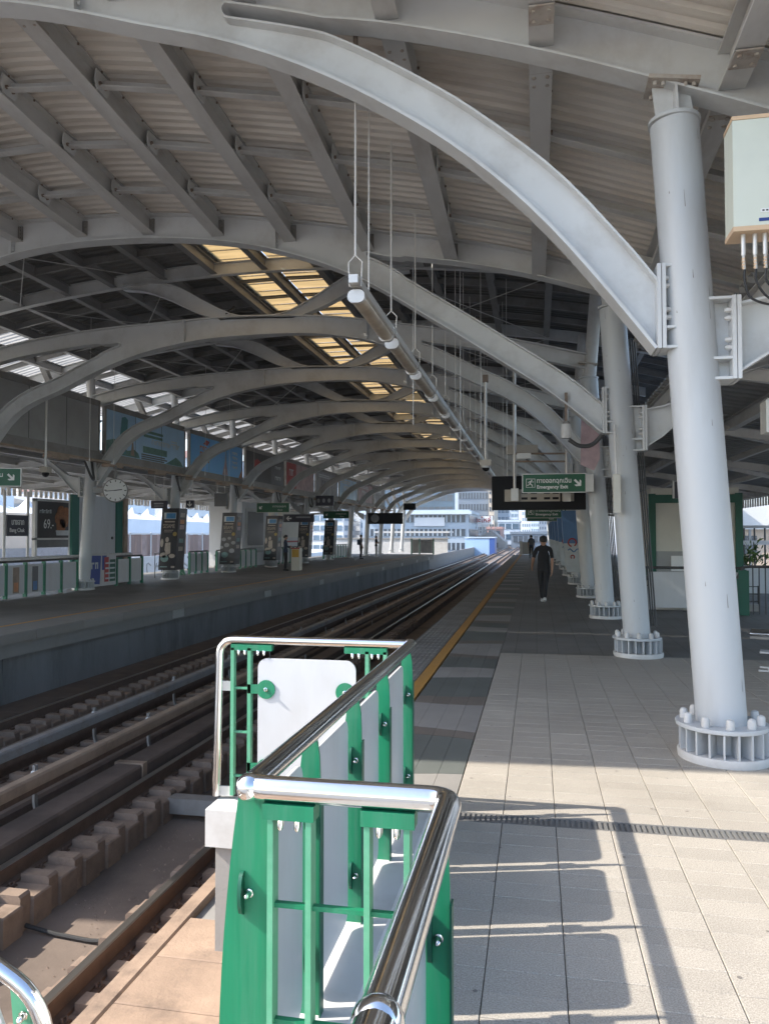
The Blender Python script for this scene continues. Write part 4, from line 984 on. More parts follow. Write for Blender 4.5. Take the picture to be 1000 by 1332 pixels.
MB().cbox(-0.44, -0.12, -1.2, 1.82, -0.035, 0.06, 0.01).build('toe_kerb', 'white_paint', rl)
# short cross piece with bars
for x in (-0.665, -0.565, -0.415, -0.315):
    MB().box(x - 0.0075, x + 0.0075, YB - 0.022, YB + 0.022, 0.06, 0.935).build('bar', 'green_pale', rl)
for z in (0.71, 0.42, 0.13): MB().box(-0.665, -0.30, YB - 0.008, YB + 0.008, z - 0.006, z + 0.006).build('cross_bar', 'green_paint', rl)
for xa, xb in ((-0.685, -0.55), (-0.43, -0.295)):
    o = MB().box(xa, xb, YB - 0.026, YB + 0.026, 0.93, 0.968).build('rail_bracket', 'green_paint', rl)
    for x in (xa + 0.045, xb - 0.045):
        n_ = MB(); acorn(n_, (x, YB - 0.012, 0.931), (0, -0.25, -1), 0.0095); n_.build('cap_nut', 'chrome', o)
# end barrier across to the platform edge
for x in (-1.855, -1.745, -1.0, -0.89):
    MB().box(x - 0.011, x + 0.011, YD - 0.02, YD + 0.02, 0.04, 0.95).build('bar', 'green_pale', rl)
for xa, xb in ((-1.855, -1.745), (-1.0, -0.89)):
    for z in (0.70, 0.43, 0.16): MB().box(xa, xb, YD - 0.007, YD + 0.007, z - 0.007, z + 0.007).build('cross_bar', 'green_pale', rl)
for xa, xb in ((-1.865, -1.60), (-1.14, -0.88)):
    o = MB().box(xa, xb, YD - 0.02, YD + 0.02, 0.935, 0.972).build('rail_bracket', 'green_paint', rl)
    for x in (xa + 0.05, xa + 0.09, xb - 0.09, xb - 0.05):
        n_ = MB(); acorn(n_, (x, YD - 0.012, 0.934), (0, -0.3, -1), 0.009); n_.build('cap_nut', 'chrome', o)
MB().poly([(-1.69 + p, YD - 0.012, 0.06 + q) for p, q in rrect(0.62, 0.83, 0.06)], (0, 0.012, 0)).build('end_panel', 'white_panel', rl)
for x, sg in ((-1.635, -1), (-1.135, 1)):
    for z in (0.70, 0.22):
        o = MB().lathe((x, YD - 0.013, z), [(0.058, 0), (0.058, 0.008)], 20, (0, -1, 0)).box(min(x, x + sg * 0.12), max(x, x + sg * 0.12), YD - 0.02, YD - 0.013, z - 0.028, z + 0.028).build('disc_bracket', 'green_paint', rl)
        n_ = MB(); acorn(n_, (x, YD - 0.022, z), (0, -1, 0), 0.010); n_.build('cap_nut', 'chrome', o)
for z in (0.71, 0.06):
    MB().box(-1.945, -1.855, YD - 0.006, YD + 0.006, z - 0.03, z + 0.03).build('lug', 'rod_metal', rl)
# small chrome rail end at the very left
sr = empty('ledge_rail', 'chrome rail end with pale green bracket rising from the trackside ledge', 'railing')
q = [(-2.6, 2.25, 0.72), (-2.1, 2.22, 0.48)] + arc((-1.52, 2.2, 0.19), (-1.62, 2.2, 0.245), (-1.505, 2.2, 0.05)) + [(-1.50, 2.2, -0.3), (-1.50, 2.2, -0.852)]
MB().tube(q, 0.026, 16).build('tube', 'chrome', sr)
MB().poly([(-1.655, 2.22, 0.22), (-1.60, 2.22, 0.18), (-1.56, 2.22, 0.06), (-1.56, 2.22, -0.5), (-1.61, 2.22, -0.5), (-1.635, 2.22, 0.05)], (0, 0.02, 0)).build('bracket', 'green_pale', sr)
MB().poly([(-2.6, 2.25, 0.58), (-1.76, 2.25, 0.20), (-1.68, 2.25, 0.02), (-1.68, 2.25, -0.7), (-2.6, 2.25, -0.7)], (0, 0.012, 0)).build('panel', 'white_panel', sr)
n_ = MB(); acorn(n_, (-1.60, 2.215, 0.13), (0, -1, -.3), 0.012); acorn(n_, (-1.555, 2.215, 0.02), (0, -1, -.3), 0.012); n_.build('cap_nut', 'chrome', sr)

# ============================================================ LIGHT FITTINGS ROW
def fitting_parts():
    hous = MB()
    hous.poly([(-0.074, 0, -0.02), (-0.06, 0, 0.03), (0.06, 0, 0.03), (0.074, 0, -0.02)], (0, 1.30, 0))
    dif = MB(); n = 10
    pts = [(0.068 * math.cos(math.pi + math.pi * i / n), 0.0, -0.022 + 0.05 * math.sin(math.pi + math.pi * i / n)) for i in range(n + 1)]
    dif.poly(pts, (0, 1.30, 0))
    cap = MB(); cap.poly([(0.076 * math.copysign(abs(math.cos(2 * math.pi * i / 14)) ** .6, math.cos(2 * math.pi * i / 14)), 0, -0.024 + 0.058 * math.sin(2 * math.pi * i / 14)) for i in range(14)], (0, 0.05, 0))
    trunk = MB().box(-0.04, 0.04, 0, 1.62, 0.06, 0.13)
    hk = MB().tube([(0, 0, 0.32), (-0.06, 0, 0.26), (-0.05, 0, 0.05), (0.05, 0, 0.05), (0.06, 0, 0.26), (0, 0, 0.32)], 0.006, 6)
    return hous.mesh('housing', 'beige_plastic'), dif.mesh('diffuser', 'lens_plastic'), cap.mesh('end_cap', 'rod_metal'), trunk.mesh('trunking', 'rod_metal'), hk.mesh('hanger_loop', 'rod_metal')
FP = fitting_parts(); FX, FZ = -1.5, 3.72
ys_fit = [6.35 + 1.66 * i for i in range(26)]
for i, y in enumerate(ys_fit):
    e = empty('light_fitting', f'{ORD[i]} hanging tube light fitting of the long row, counted from the camera', 'light', (FX, y, FZ), 'row of hanging tube lights')
    inst(FP[0], 'housing', e, (0, 0.05, 0)); inst(FP[1], 'diffuser', e, (0, 0.05, 0)); inst(FP[2], 'end_cap', e, (0, 0, 0)); inst(FP[2], 'end_cap', e, (0, 1.34, 0)); inst(FP[3], 'trunking', e, (0, -0.1, 0))
    inst(FP[4], 'hanger_loop', e, (0, -0.02, 0))
    zt_ = (low_z(FX, y) - 0.28 if y < 11 else high_z(FX) - 0.3) - FZ
    MB().tube([(0, -0.02, 0.32), (0, -0.02, zt_)], 0.0095 if i < 2 else 0.0075, 6).build('hanger_rod', 'rod_metal', e)
    if i == 0:
        MB().tube([(0, 0.52, 0.14), (0, 0.52, zt_)], 0.008, 6).build('hanger_rod', 'rod_metal', e)
        MB().tube([(0, 0.52, zt_ - 0.16), (0, 0.52, zt_ - 0.02)], 0.022, 8).build('turnbuckle', 'bolt_rust', e); MB().tube([(0, -0.02, zt_ - 0.16), (0, -0.02, zt_ - 0.02)], 0.022, 8).build('turnbuckle', 'bolt_rust', e)
# thin suspension wires beside the row
for j, (x, y, zb) in enumerate(((-1.2, 12.5, 3.0), (-0.95, 13.7, 3.2), (-1.9, 12.0, 3.4), (-0.6, 16.5, 2.9), (-0.75, 18.2, 2.9), (-0.5, 20.5, 2.9), (-0.3, 23, 2.9), (-11.0, 17.5, 3.5), (-11.4, 19.3, 3.6), (-10.6, 23.5, 3.6), (-10.8, 26, 3.6), (-11, 29, 3.6))):
    e = empty('suspension_wire', f'thin vertical steel wire under the high roof, {ORD[j]} of the loose wires', 'wire', (x, y, zb), 'loose suspension wires')
    MB().tube([(0, 0, 0), (0, 0, high_z(x) - 0.3 - zb)], 0.006, 5).build('wire', 'rod_metal', e); MB().tube([(0, 0, 0), (0, 0, 0.08)], 0.012, 6).build('end_ferrule', 'rod_metal', e)

# ============================================================ SIGNS OVER THE NEAR PLATFORM
def running_man(e, x, y, z, s, m='sign_white', mb='sign_green'):
    def P(pts): return [(x + p * s, y, z + q * s) for p, q in pts]
    MB().poly(P([(0, 0), (1, 0), (1, 1), (0, 1)]), (0, -0.002, 0)).build('pictogram_field', m, e)
    y -= 0.0025
    def P(pts): return [(x + p * s, y, z + q * s) for p, q in pts]
    MB().poly(P([(.05, .05), (.95, .05), (.95, .95), (.05, .95)]), (0, -0.002, 0)).build('pictogram_ground', mb, e)
    y -= 0.0025
    def P(pts): return [(x + p * s, y, z + q * s) for p, q in pts]
    man = MB(); man.poly(P([(.62 + .08 * math.cos(k * .7), .82 + .08 * math.sin(k * .7)) for k in range(9)]), (0, -0.002, 0))
    for pl in ([(.45, .72), (.6, .76), (.52, .42), (.38, .44)], [(.38, .46), (.52, .42), (.72, .30), (.66, .22), (.48, .33)], [(.66, .24), (.74, .30), (.70, .08), (.62, .08)], [(.38, .46), (.46, .40), (.28, .24), (.10, .22), (.10, .30), (.26, .32)], [(.55, .74), (.58, .66), (.76, .56), (.84, .66), (.80, .70), (.74, .64)], [(.46, .72), (.40, .72), (.22, .60), (.24, .48), (.30, .48), (.30, .58), (.44, .64)]):
        man.poly(P(pl), (0, -0.002, 0))
    man.build('pictogram_figure', m, e)
def arrow(e, x, y, z, s, ang, m='sign_white'):
    pts = [(-.5, -.12), (.12, -.12), (-.12, -.42), (.12, -.42), (.5, 0), (.12, .42), (-.12, .42), (.12, .12), (-.5, .12)]
    c, s_ = math.cos(R(ang)), math.sin(R(ang))
    return MB().poly([(x + s * (p * c - q * s_), y, z + s * (p * s_ + q * c)) for p, q in pts], (0, -0.003, 0)).build('arrow', m, e)
def exit_sign(x0, x1, y, z0, z1, label, mirror_=False, small=False):
    e = empty('exit_sign', label, 'sign', (x0, y, z0), 'green exit signs'); W = x1 - x0; Hh = z1 - z0
    MB().box(-0.02, W + 0.02, 0.0, 0.09, -0.015, Hh + 0.015).build('case', 'rod_metal', e)
    MB().box(0, W, -0.006, -0.0005, 0, Hh).build('face', 'sign_green', e)
    if small: 
        text('lettering', 'ทางออก', Hh * 0.34, 'sign_white', e, (W * 0.5, -0.008, Hh * 0.52), width=W * 0.4); text('lettering', 'Exit', Hh * 0.26, 'sign_white', e, (W * 0.66, -0.008, Hh * 0.16), width=W * 0.14); arrow(e, W * 0.12, -0.008, Hh * 0.5, Hh * 0.45, 225)
    else:
        running_man(e, 0.05 * W, -0.007, Hh * 0.26, Hh * 0.50)
        text('lettering', 'ทางออกฉุกเฉิน', Hh * 0.36, 'sign_white', e, (W * 0.225, -0.008, Hh * 0.52), width=W * 0.55, thick=0.002)
        text('lettering', 'Emergency Exit', Hh * 0.27, 'sign_white', e, (W * 0.225, -0.008, Hh * 0.20), width=W * 0.50, thick=0.003)
        arrow(e, W * 0.88, -0.008, Hh * 0.5, Hh * 0.5, -45)
    return e
s1 = exit_sign(-0.25, 0.95, 15.5, 2.50, 2.85, 'green Emergency Exit sign with arrow fixed to near platform column')
MB().box(1.22, 1.36, 0.02, 0.07, 0.0, 0.34).build('side_bracket', 'rod_metal', s1)
db = empty('display_board', 'back of a black information display hung above the near platform', 'display', (-0.95, 17, 2.2))
MB().cbox(0, 2.0, 0, 0.28, 0, 0.74, 0.01).build('case', 'black_gloss', db)
mb = MB(); mb.box(0.28, 0.62, -0.05, -0.002, 0.18, 0.44); mb.box(1.5, 1.75, -0.05, -0.002, 0.18, 0.44); o = mb.build('mount_pad', 'beige_plastic', db)
mb = MB(); mb.box(0.60, 1.46, -0.03, -0.002, 0.18, 0.44); o = mb.build('mount_plate', 'beige_plastic', db)
for zz in (0.22, 0.34):
    for xx in (0.64, 0.84, 1.12, 1.3): MB().box(xx, xx + 0.13, -0.034, -0.031, zz, zz + 0.05).build('slot', 'black_gloss', o)
MB().box(0.42, 0.58, -0.14, -0.052, 0.19, 0.46).build('pole_shoe', 'rod_metal', db)
MB().box(1.52, 1.68, -0.14, -0.052, 0.17, 0.42).build('pole_shoe', 'rod_metal', db)
MB().tube([(0.5, -0.1, 0.4), (0.5, -0.1, 3.4)], 0.035, 10).build('pole', 'rod_metal', db)
MB().tube([(1.6, -0.1, 0.4), (1.6, -0.1, 2.6)], 0.035, 10).build('pole', 'rod_metal', db)
for z in (1.05, 1.22): MB().tube([(0.5, -0.1, z), (1.6, -0.1, z - 0.02)], 0.02, 8).build('cross_tube', 'cover_tan', db)
MB().box(0.55, 0.85, -0.18, -0.06, 1.10, 1.22).build('junction_box', 'rod_metal', db)
MB().box(0.30, 1.0, 0.3, 0.4, 1.25, 1.45).build('terminal_box', 'beige_plastic', db)
# camera dome on a drop pole
cc = empty('security_camera', 'dome security camera on a drop pole under the near roof', 'camera', (-0.9, 14.2, 2.92))
MB().box(-0.10, 0.10, -0.08, 0.08, 0.0, 0.11).build('box', 'beige_plastic', cc); MB().tube([(0, 0, 0.1), (0, 0, 1.6)], 0.022, 8).build('pole', 'rod_metal', cc)
MB().sphere((0.0, 0, -0.03), 0.07, 14, 8).build('dome', 'black_gloss', cc); MB().lathe((0, 0, -0.035), [(0.085, 0), (0.085, 0.035)], 16).build('dome_ring', 'white_paint', cc)
MB().box(-0.05, 0.05, -0.05, 0.05, 1.55, 1.68).build('clamp', 'bolt_rust', cc)
# further hanging signs over the near platform
for i, (y, x0, w, z) in enumerate(((27, -0.35, 1.5, 2.25), (36, -0.4, 1.5, 2.3))):
    exit_sign(x0, x0 + w, y, z, z + 0.40, ('green exit sign hanging just below and behind black display', 'smaller green exit sign farthest along the near platform')[i], small=(i == 1))
# loudspeakers / horn on the second column arch
sp = empty('loudspeaker', 'round loudspeaker hung on a rusty bar from the second arch', 'loudspeaker', (0.42, 11.0, 3.42))
MB().lathe((0, 0, -0.42), [(0.065, 0), (0.075, 0.015), (0.072, 0.13), (0.06, 0.20)], 18).build('drum', 'white_paint', sp); MB().lathe((0, 0, -0.22), [(0.06, 0), (0.04, 0.04)], 18).build('lid', 'old_steel', sp)
MB().box(-0.02, 0.02, -0.03, 0.0, -0.2, 0.22).build('hanger', 'bolt_rust', sp)
tag(MB().tube(smooth([(0.46, 11.0, 2.98), (0.60, 11.05, 2.90), (0.78, 11.1, 2.92), (0.94, 11.1, 3.08)]), 0.03, 8).build('hose', 'dark_steel'), 'thick dark corrugated hose sagging between loudspeaker and second column', 'hose')
bn = empty('hanging_banner', 'pale pink and lilac cloth banner hanging between near columns', 'banner', (0.75, 13.5, 2.75))
MB().poly([(0, 0, 0.1), (0.22, 0, 0.0), (0.32, 0, 0.2), (0.30, 0, 1.1), (0.10, 0, 1.25), (0.02, 0, 1.15)], (0, 0.02, 0)).build('cloth', 'pink_print', bn)
MB().tube([(0.0, 0, 1.22), (0.34, 0, 1.22)], 0.012, 6).build('batten', 'old_steel', bn)
# white conduit box on the second column
cbx = empty('conduit_box', 'long white box with conduit fixed to the second near column', 'box', (1.05, 10.75, 1.95))
MB().cbox(-0.03, 0.06, -0.06, 0.05, 0, 0.52, 0.008).build('box', 'cream_paint', cbx); MB().tube([(0.015, 0, 0.52), (0.0, 0.05, 1.2)], 0.018, 8).build('conduit', 'rod_metal', cbx)
# cable bundle on the columns
for k in (1, 2, 3):
    o = MB()
    for j in range(5): o.tube([(COL_R + 0.16 - LEAN * z + 0.03 * j, FY[k] + 0.12, z) for z in (0.4, 2.6, 4.4)], 0.012, 5)
    tag(o.build('cable_bundle', 'dark_steel'), f'bundle of dark cables running up behind the {ORD[k]} near column', 'cables', 'cable bundles behind columns', 'stuff')
# junction cabinet at the upper right
jb = empty('junction_cabinet', 'pale green cabinet with tan edges high beside first column', 'cabinet', (1.25, 5.2, 3.60))
MB().box(0, 0.78, 0, 0.22, 0.02, 0.71).build('body', 'box_paint', jb)
MB().box(-0.004, 0.784, -0.006, 0.22, -0.012, 0.019).build('edge_trim', 'tan_paint', jb); MB().box(-0.004, 0.784, -0.006, 0.22, 0.711, 0.735).build('edge_trim', 'tan_paint', jb)
MB().box(0.15, 0.5, -0.004, -0.0005, 0.045, 0.065).build('blue_strip', flat('strip_blue', (0.02, 0.05, 0.22)), jb)
lb = MB().box(0.16, 0.30, -0.004, -0.0005, 0.10, 0.125).build('label_plate', 'sign_white', jb)
for j in range(5): MB().box(0.17 + j * 0.022, 0.183 + j * 0.022, -0.0052, -0.0041, 0.108, 0.118).build('label_mark', 'dark_steel', lb)
for j, x in enumerate((0.07, 0.14, 0.20, 0.26)):
    MB().tube([(x, 0.06, -0.012), (x, 0.06, -0.15)], 0.014, 10).build('conduit', 'rod_metal', jb)
    c = MB().tube([(x, 0.06, -0.15), (x + 0.005, 0.06, -0.24)], 0.009, 8).build('cable_gland', 'white_paint', jb)
    for t in range(4): MB().tube([(x, 0.06, -0.165 - t * 0.02), (x, 0.06, -0.177 - t * 0.02)], 0.0105, 8).build('cable_band', 'tan_paint', c)
    MB().tube(smooth([(x + 0.005, 0.06, -0.24), (x + 0.01, 0.07, -0.32), (x + 0.06 + 0.03 * j, 0.1, -0.42), (x + 0.25, 0.14, -0.46), (x + 0.6, 0.2, -0.40)]), 0.008, 6).build('cable', 'black_rubber', jb)
MB().ibeam((0.4, 0.24, 0.0), (0.4, 0.24, 1.2), 0.08, 0.08, 0.01, (0, 1, 0)).build('support_post', 'purlin_paint', jb)
# cream speaker box with its pipe under the first outrigger
lu = empty('speaker_fitting', 'cream speaker box on a white pipe beside first column', 'light', (1.86, 6.5, 2.45))
MB().cbox(-0.10, 0.12, -0.08, 0.08, 0, 0.27, 0.02).build('housing', 'cream_paint', lu); MB().tube([(0.12, 0, 0.08), (0.12, 0, 0.85)], 0.03, 12).build('pipe', 'white_paint', lu)
MB().tube([(0.02 + 0.05 * math.cos(R(a_)), -0.085, 0.16 + 0.05 * math.sin(R(a_))) for a_ in range(0, 360, 30)], 0.005, 5, closed=True).build('cable_loop', 'rod_metal', lu)
MB().poly([(0.0, -0.06, 0.72), (0.26, -0.06, 0.72), (0.26, -0.06, 0.98), (0.10, -0.06, 0.90)], (0, 0.12, 0)).build('bracket', 'tan_paint', lu)

# banners wrapped round the far near-platform columns
mat('cool_print', (0.07, 0.17, 0.36), 0.4, var=0.3, scale=1.0, coord='World')
for k in range(4, 10):
    e = empty('column_wrap', f'blue and white printed banner wrapped round the {ORD[k]} near column', 'banner', (COL_R - 0.12, FY[k], 0.42), 'printed banners on the near columns')
    MB().poly([(-0.24, -0.24, 0), (0.24, -0.24, 0), (0.24, 0.24, 0), (-0.24, 0.24, 0)], (-0.10, 0, 0.95)).build('lower_print', 'pale_print', e)
    MB().poly([(-0.34, -0.24, 0.952), (0.14, -0.24, 0.952), (0.14, 0.24, 0.952), (-0.34, 0.24, 0.952)], (-0.07, 0, 1.1)).build('upper_print', 'cool_print', e)
    if k < 6:
        MB().tube([(-0.06 + 0.13 * math.cos(R(a_)), -0.245, 0.98 + 0.13 * math.sin(R(a_))) for a_ in range(-60, 270, 20)], 0.026, 6).build('red_swirl', 'red_print', e)
        MB().tube([(-0.2 + 0.36 * t, -0.245, 0.72 + 0.05 * math.sin(t * 9)) for t in [q / 10 for q in range(11)]], 0.02, 6).build('blue_swirl', 'cool_print', e)
        MB().tube([(-0.05 + 0.06 * math.cos(R(a_)), -0.245, 0.5 + 0.06 * math.sin(R(a_))) for a_ in range(-60, 270, 30)], 0.02, 6).build('red_swirl', 'red_print', e)

# ============================================================ RIGHT SIDE FURNITURE
bc = empty('platform_bench', 'chrome slatted bench standing behind first column', 'bench', (2.55, 10.1, 0), rz=-0.3)
for i in range(4): MB().tube([(0.0, i * 0.11, 0.45), (2.0, i * 0.11, 0.45)], 0.028, 10).build('seat_tube', 'chrome', bc)
for x in (0.25, 1.6):
    for y in (0.02, 0.30): MB().tube([(x, y, 0.44), (x + 0.02, y, 0.2), (x - 0.05, y - 0.06, 0.015), (x - 0.16, y - 0.06, 0.012)], 0.016, 8).build('leg', 'white_paint', bc)
MB().beam((0.1, 0.16, 0.22), (1.8, 0.16, 0.22), 0.2, 0.02).build('foot_board', 'white_panel', bc)
MB().box(0, 2, -0.03, -0.015, 0.39, 0.42).build('apron', 'old_steel', bc)

def panel_rail(name, label, p0, p1, n, group, m_post='green_dark', h=0.95, bars_=True, loc=True):
    """straight railing: top rail, blade posts, clamped white panels"""
    p0 = Vector((p0[0], p0[1], 0)); p1 = Vector((p1[0], p1[1], 0)); t = (p1 - p0); L_ = t.length; t.normalize(); an = math.atan2(t.y, t.x)
    e = empty(name, label, 'railing', p0, group, an)
    MB().tube([(0, 0, h), (L_, 0, h)], 0.03, 10).build('top_rail', 'dark_steel', e)
    for i in range(n + 1):
        x = L_ * i / n; o = MB().box(x - 0.03, x + 0.03, -0.05, 0.05, 0, h - 0.03).build('post', m_post, e)
        for z in (0.22, 0.72): MB().lathe((x, -0.05, z), [(0.05, 0), (0.05, 0.02)], 10, (0, -1, 0)).build('clamp', 'dark_steel', o)
        if i < n: MB().box(x + 0.05, L_ * (i + 1) / n - 0.05, -0.012, 0.012, 0.09, h - 0.09).build('panel', 'white_panel', e)
    return e
# stair enclosure behind the near columns
panel_rail('stair_railing', 'white panelled stair railing seen between second and first columns', (2.3, 17.4), (4.3, 17.4), 2, 'railings on the near platform')
se = empty('stair_kerb', 'white kerb wall with mesh fence below the stair railing', 'kerb', (2.3, 17.9, 0))
MB().cbox(0, 2.4, 0, 0.15, 0, 0.16, 0.01).build('kerb', 'white_paint', se)
f_ = MB()
for z in (0.2, 0.36, 0.52): f_.box(0, 2.4, 0.06, 0.08, z, z + 0.02)
for i in range(7): f_.box(i * 0.4, i * 0.4 + 0.02, 0.06, 0.08, 0.16, 0.55)
f_.build('mesh_fence', 'dark_steel', se)
gr = empty('gate_railing', 'dark green railing with bars and round clamps at far right', 'railing', (4.0, 17.0, 0))
MB().tube([(0.0, 0, 0.25), (0.04, 0, 0.7), (0.16, 0, 0.98), (0.3, 0, 1.0), (2.6, 0.1, 1.0)], 0.03, 10).build('top_rail', 'dark_steel', gr)
for i in range(4): MB().box(0.35 + i * 0.12, 0.37 + i * 0.12, -0.01, 0.01, 0.02, 0.98).build('bar', 'dark_steel', gr)
MB().box(0.08, 0.28, -0.03, 0.03, 0, 0.92).build('blade_post', 'green_dark', gr); MB().box(0.0, 0.07, -0.06, 0.06, 0, 0.75).build('blade_post', 'green_dark', gr)
pn = MB().poly([(0.82 + p, -0.01, 0.1 + q) for p, q in rrect(1.6, 0.8, 0.06)], (0, 0.02, 0)).build('panel', 'panel_grey', gr)
for z in (0.72, 0.24): MB().lathe((0.88, -0.012, z), [(0.06, 0), (0.06, 0.02)], 14, (0, -1, 0)).build('clamp', 'dark_steel', pn)
lc = empty('lift_housing', 'cream lift housing with dark green frame behind the near columns', 'kiosk', (3.0, 21.5, 0))
MB().box(0, 2.2, 0, 2.4, 0, 2.9).build('wall_block', 'cream_paint', lc)
for x in (-0.06, 1.02, 2.1): MB().box(x, x + 0.18, -0.06, -0.001, 0, 2.75).build('green_post', 'green_dark', lc)
MB().box(-0.06, 2.28, -0.065, -0.002, 2.5, 2.72).build('green_lintel', 'green_dark', lc)
MB().box(0.12, 1.0, -0.02, -0.001, 1.3, 2.45).build('upper_panel', 'cream_paint', lc); o = MB().box(0.12, 1.0, -0.02, -0.001, 0.55, 1.22).build('lower_panel', 'panel_grey', lc)
MB().box(0.5, 0.85, -0.03, -0.021, 0.7, 1.1).build('pane', 'sign_white', o)
ks = empty('keep_sign', 'dark navy keep-side sign half hidden behind first column', 'sign', (2.95, 17.6, 2.45))
MB().box(0, 0.75, 0, 0.06, 0, 0.36).build('case', 'sign_navy', ks); MB().box(-0.03, 0, -0.01, 0.07, 0, 0.38).build('end_cap', 'rod_metal', ks)
text('lettering', 'ชิด', 0.15, 'sign_white', ks, (0.09, -0.004, 0.18)); text('lettering', 'Keep', 0.10, 'sign_white', ks, (0.09, -0.004, 0.05))
MB().tube([(0.3, 0.03, 0.36), (0.3, 0.03, 1.4)], 0.015, 6).build('drop_rod', 'rod_metal', ks)
pw = empty('planter_wall', 'long white planter wall beyond the near platform', 'planter', (4.6, 23.5, 0))
MB().cbox(0, 9, 0, 0.9, -0.3, 0.75, 0.02).build('trough', 'white_paint', pw)
mat('leaf_bright', (0.10, 0.16, 0.03), 0.6, var=0.4, scale=4, coord='World'); mat('leaf_dark', (0.035, 0.08, 0.02), 0.6, var=0.4, scale=4, coord='World'); mat('leaf_red', (0.15, 0.06, 0.03), 0.6, var=0.4, coord='World')
def leafy(n, rx, ry, rz_, ls, up_=0.5):
    b = MB()
    for i in range(n):
        c = Vector((random.gauss(0, rx * .5), random.gauss(0, ry * .5), abs(random.gauss(0, rz_ * .6)))); dd = Vector((random.uniform(-1, 1), random.uniform(-1, 1), random.uniform(-0.2, 1) + up_)).normalized()
        sd = dd.cross(Vector((random.uniform(-1, 1), random.uniform(-1, 1), random.uniform(-1, 1)))).normalized(); l = ls * random.uniform(.6, 1.3)
        b.use(0 if random.random() < .6 else 1).add([c, c + dd * l * .5 + sd * l * .14, c + dd * l, c + dd * l * .5 - sd * l * .14], [(0, 1, 2, 3)])
    return b
for i in range(7):
    p = empty('planter_shrub', f'{ORD[i]} leafy shrub along the white planter wall, counted from the column', 'shrub', (4.9 + i * 1.15, 23.95, 0.74), 'shrubs in the planter')
    leafy(150, 0.5, 0.35, 0.45, 0.22).build('foliage', ['leaf_bright', 'leaf_dark'] if i % 3 else ['leaf_bright', 'leaf_red'], p); MB().tube([(0, 0, 0), (0.03, 0, 0.3)], 0.02, 5).build('stem', 'leaf_dark', p)
# pigeon resting on the third frame
bd = empty('pigeon', 'dark pigeon perched on the third roof frame', 'bird', (-6.62, 15.95, 6.52))
MB().tube([(-0.13, 0, 0.03), (-0.06, 0, 0.07), (0.0, 0, 0.10), (0.05, 0, 0.12), (0.075, 0, 0.16), (0.08, 0, 0.19), (0.10, 0, 0.19), (0.125, 0, 0.183)], [0.008, 0.03, 0.05, 0.045, 0.028, 0.026, 0.018, 0.004], 10).build('body', 'black_rubber', bd)
for s in (-.02, .02): MB().tube([(0, s, 0.06), (0.005, s, 0.0)], 0.005, 5).build('leg', 'bolt_rust', bd)
# dark hoses looping off the far columns
for k in range(3, 8):
    tag(MB().tube(smooth([(COL_L + 0.30, FY[k] - 0.2, 4.2), (COL_L + 0.42, FY[k] - 0.25, 3.6), (COL_L + 0.62, FY[k] - 0.5, 3.30), (COL_L + 0.85, FY[k] - 1.0, 3.32), (COL_L + 0.95, FY[k] - 1.5, 3.72)]), 0.035, 8).build('hose', 'dark_steel'), f'dark hose looping under the boards beside the {ORD[k - 3]} far column', 'hose', 'hoses under the boards')
# grey conduits clipped along the near edge of the roof chords
for j, (x, z) in enumerate(((0.55, 5.02), (0.62, 5.0))):
    pass
#@@PART4
# ============================================================ FAR PLATFORM FURNITURE
mat('post_green', (0.012, 0.15, 0.085), 0.45, var=0.15, coord='World')
lrail = panel_rail('edge_railing', 'green posted railing with white panels and small pictures at left edge', (-13.42, 20.75), (-13.42, 12.9), 10, 'railings on the far platform', 'post_green')
for i, (m, m2) in enumerate((('slate_print', 'cool_print'), ('stone_print', 'orange_print'), ('grey_print', 'cool_print'))):
    x0 = 7.85 * (2 + i) / 10 + 0.27
    o = MB().box(x0, x0 + 0.25, 0.014, 0.022, 0.12, 0.80).build('picture', m, lrail); MB().box(x0 + 0.04, x0 + 0.21, 0.0225, 0.025, 0.16, 0.40).build('picture_print', m2, o)
    MB().box(x0 - 0.03, x0 - 0.002, 0.014, 0.02, 0.10, 0.82).build('picture_edge', 'white_paint', lrail); MB().box(x0 + 0.252, x0 + 0.28, 0.014, 0.02, 0.10, 0.82).build('picture_edge', 'white_paint', lrail)
e = empty('fence_poster', 'blue and red price poster fixed to the railing beside first far column', 'poster', (-13.40, 21.35, 0.05))
MB().box(-0.02, 0.0, 0, 1.55, 0, 0.98).build('sheet', 'white_panel', e)
pr(e, flat('poster_blue', (0.03, 0.06, 0.26)), [(0, 0.1), (0.6, 0.06), (0.66, 0.95), (0, 0.97)]); pr(e, 'poster_blue', [(0.72, 0.5), (0.98, 0.5), (0.98, 0.95), (0.72, 0.95)])
pr(e, 'red_print', [(0.85, 0.12), (1.1, 0.12), (1.1, 0.9), (0.85, 0.9)], x=0.007); pr(e, 'green_dark', [(1.16, 0.12), (1.5, 0.12), (1.5, 0.82), (1.16, 0.82)], x=0.007)
for z in (0.2, 0.36, 0.52, 0.68): pr(e, 'pale_print', [(0.9, z), (1.46, z), (1.46, z + 0.05), (0.9, z + 0.05)], 'price_row', 0.010)
blocks(e, 'pale_print', 0.12, 0.55, 0.42, 0.2, 2, 0.007)
panel_rail('edge_railing', 'short white panel railing right of the blue price poster', (-13.42, 24.6), (-13.42, 22.95), 2, 'railings on the far platform', 'post_green')
e = empty('lift_housing', 'white lift housing with green corner posts behind first far column', 'kiosk', (-14.35, 21.9, 0))
MB().box(-0.12, 0, 0, 3.2, 0.0, 2.95).build('wall_block', 'white_panel', e)
for y0 in (-0.08, 2.55): MB().box(-0.02, 0.06, y0, y0 + 0.38, 0.0, 2.93).build('corner_post', flat('lift_green', (0.012, 0.13, 0.095)), e)
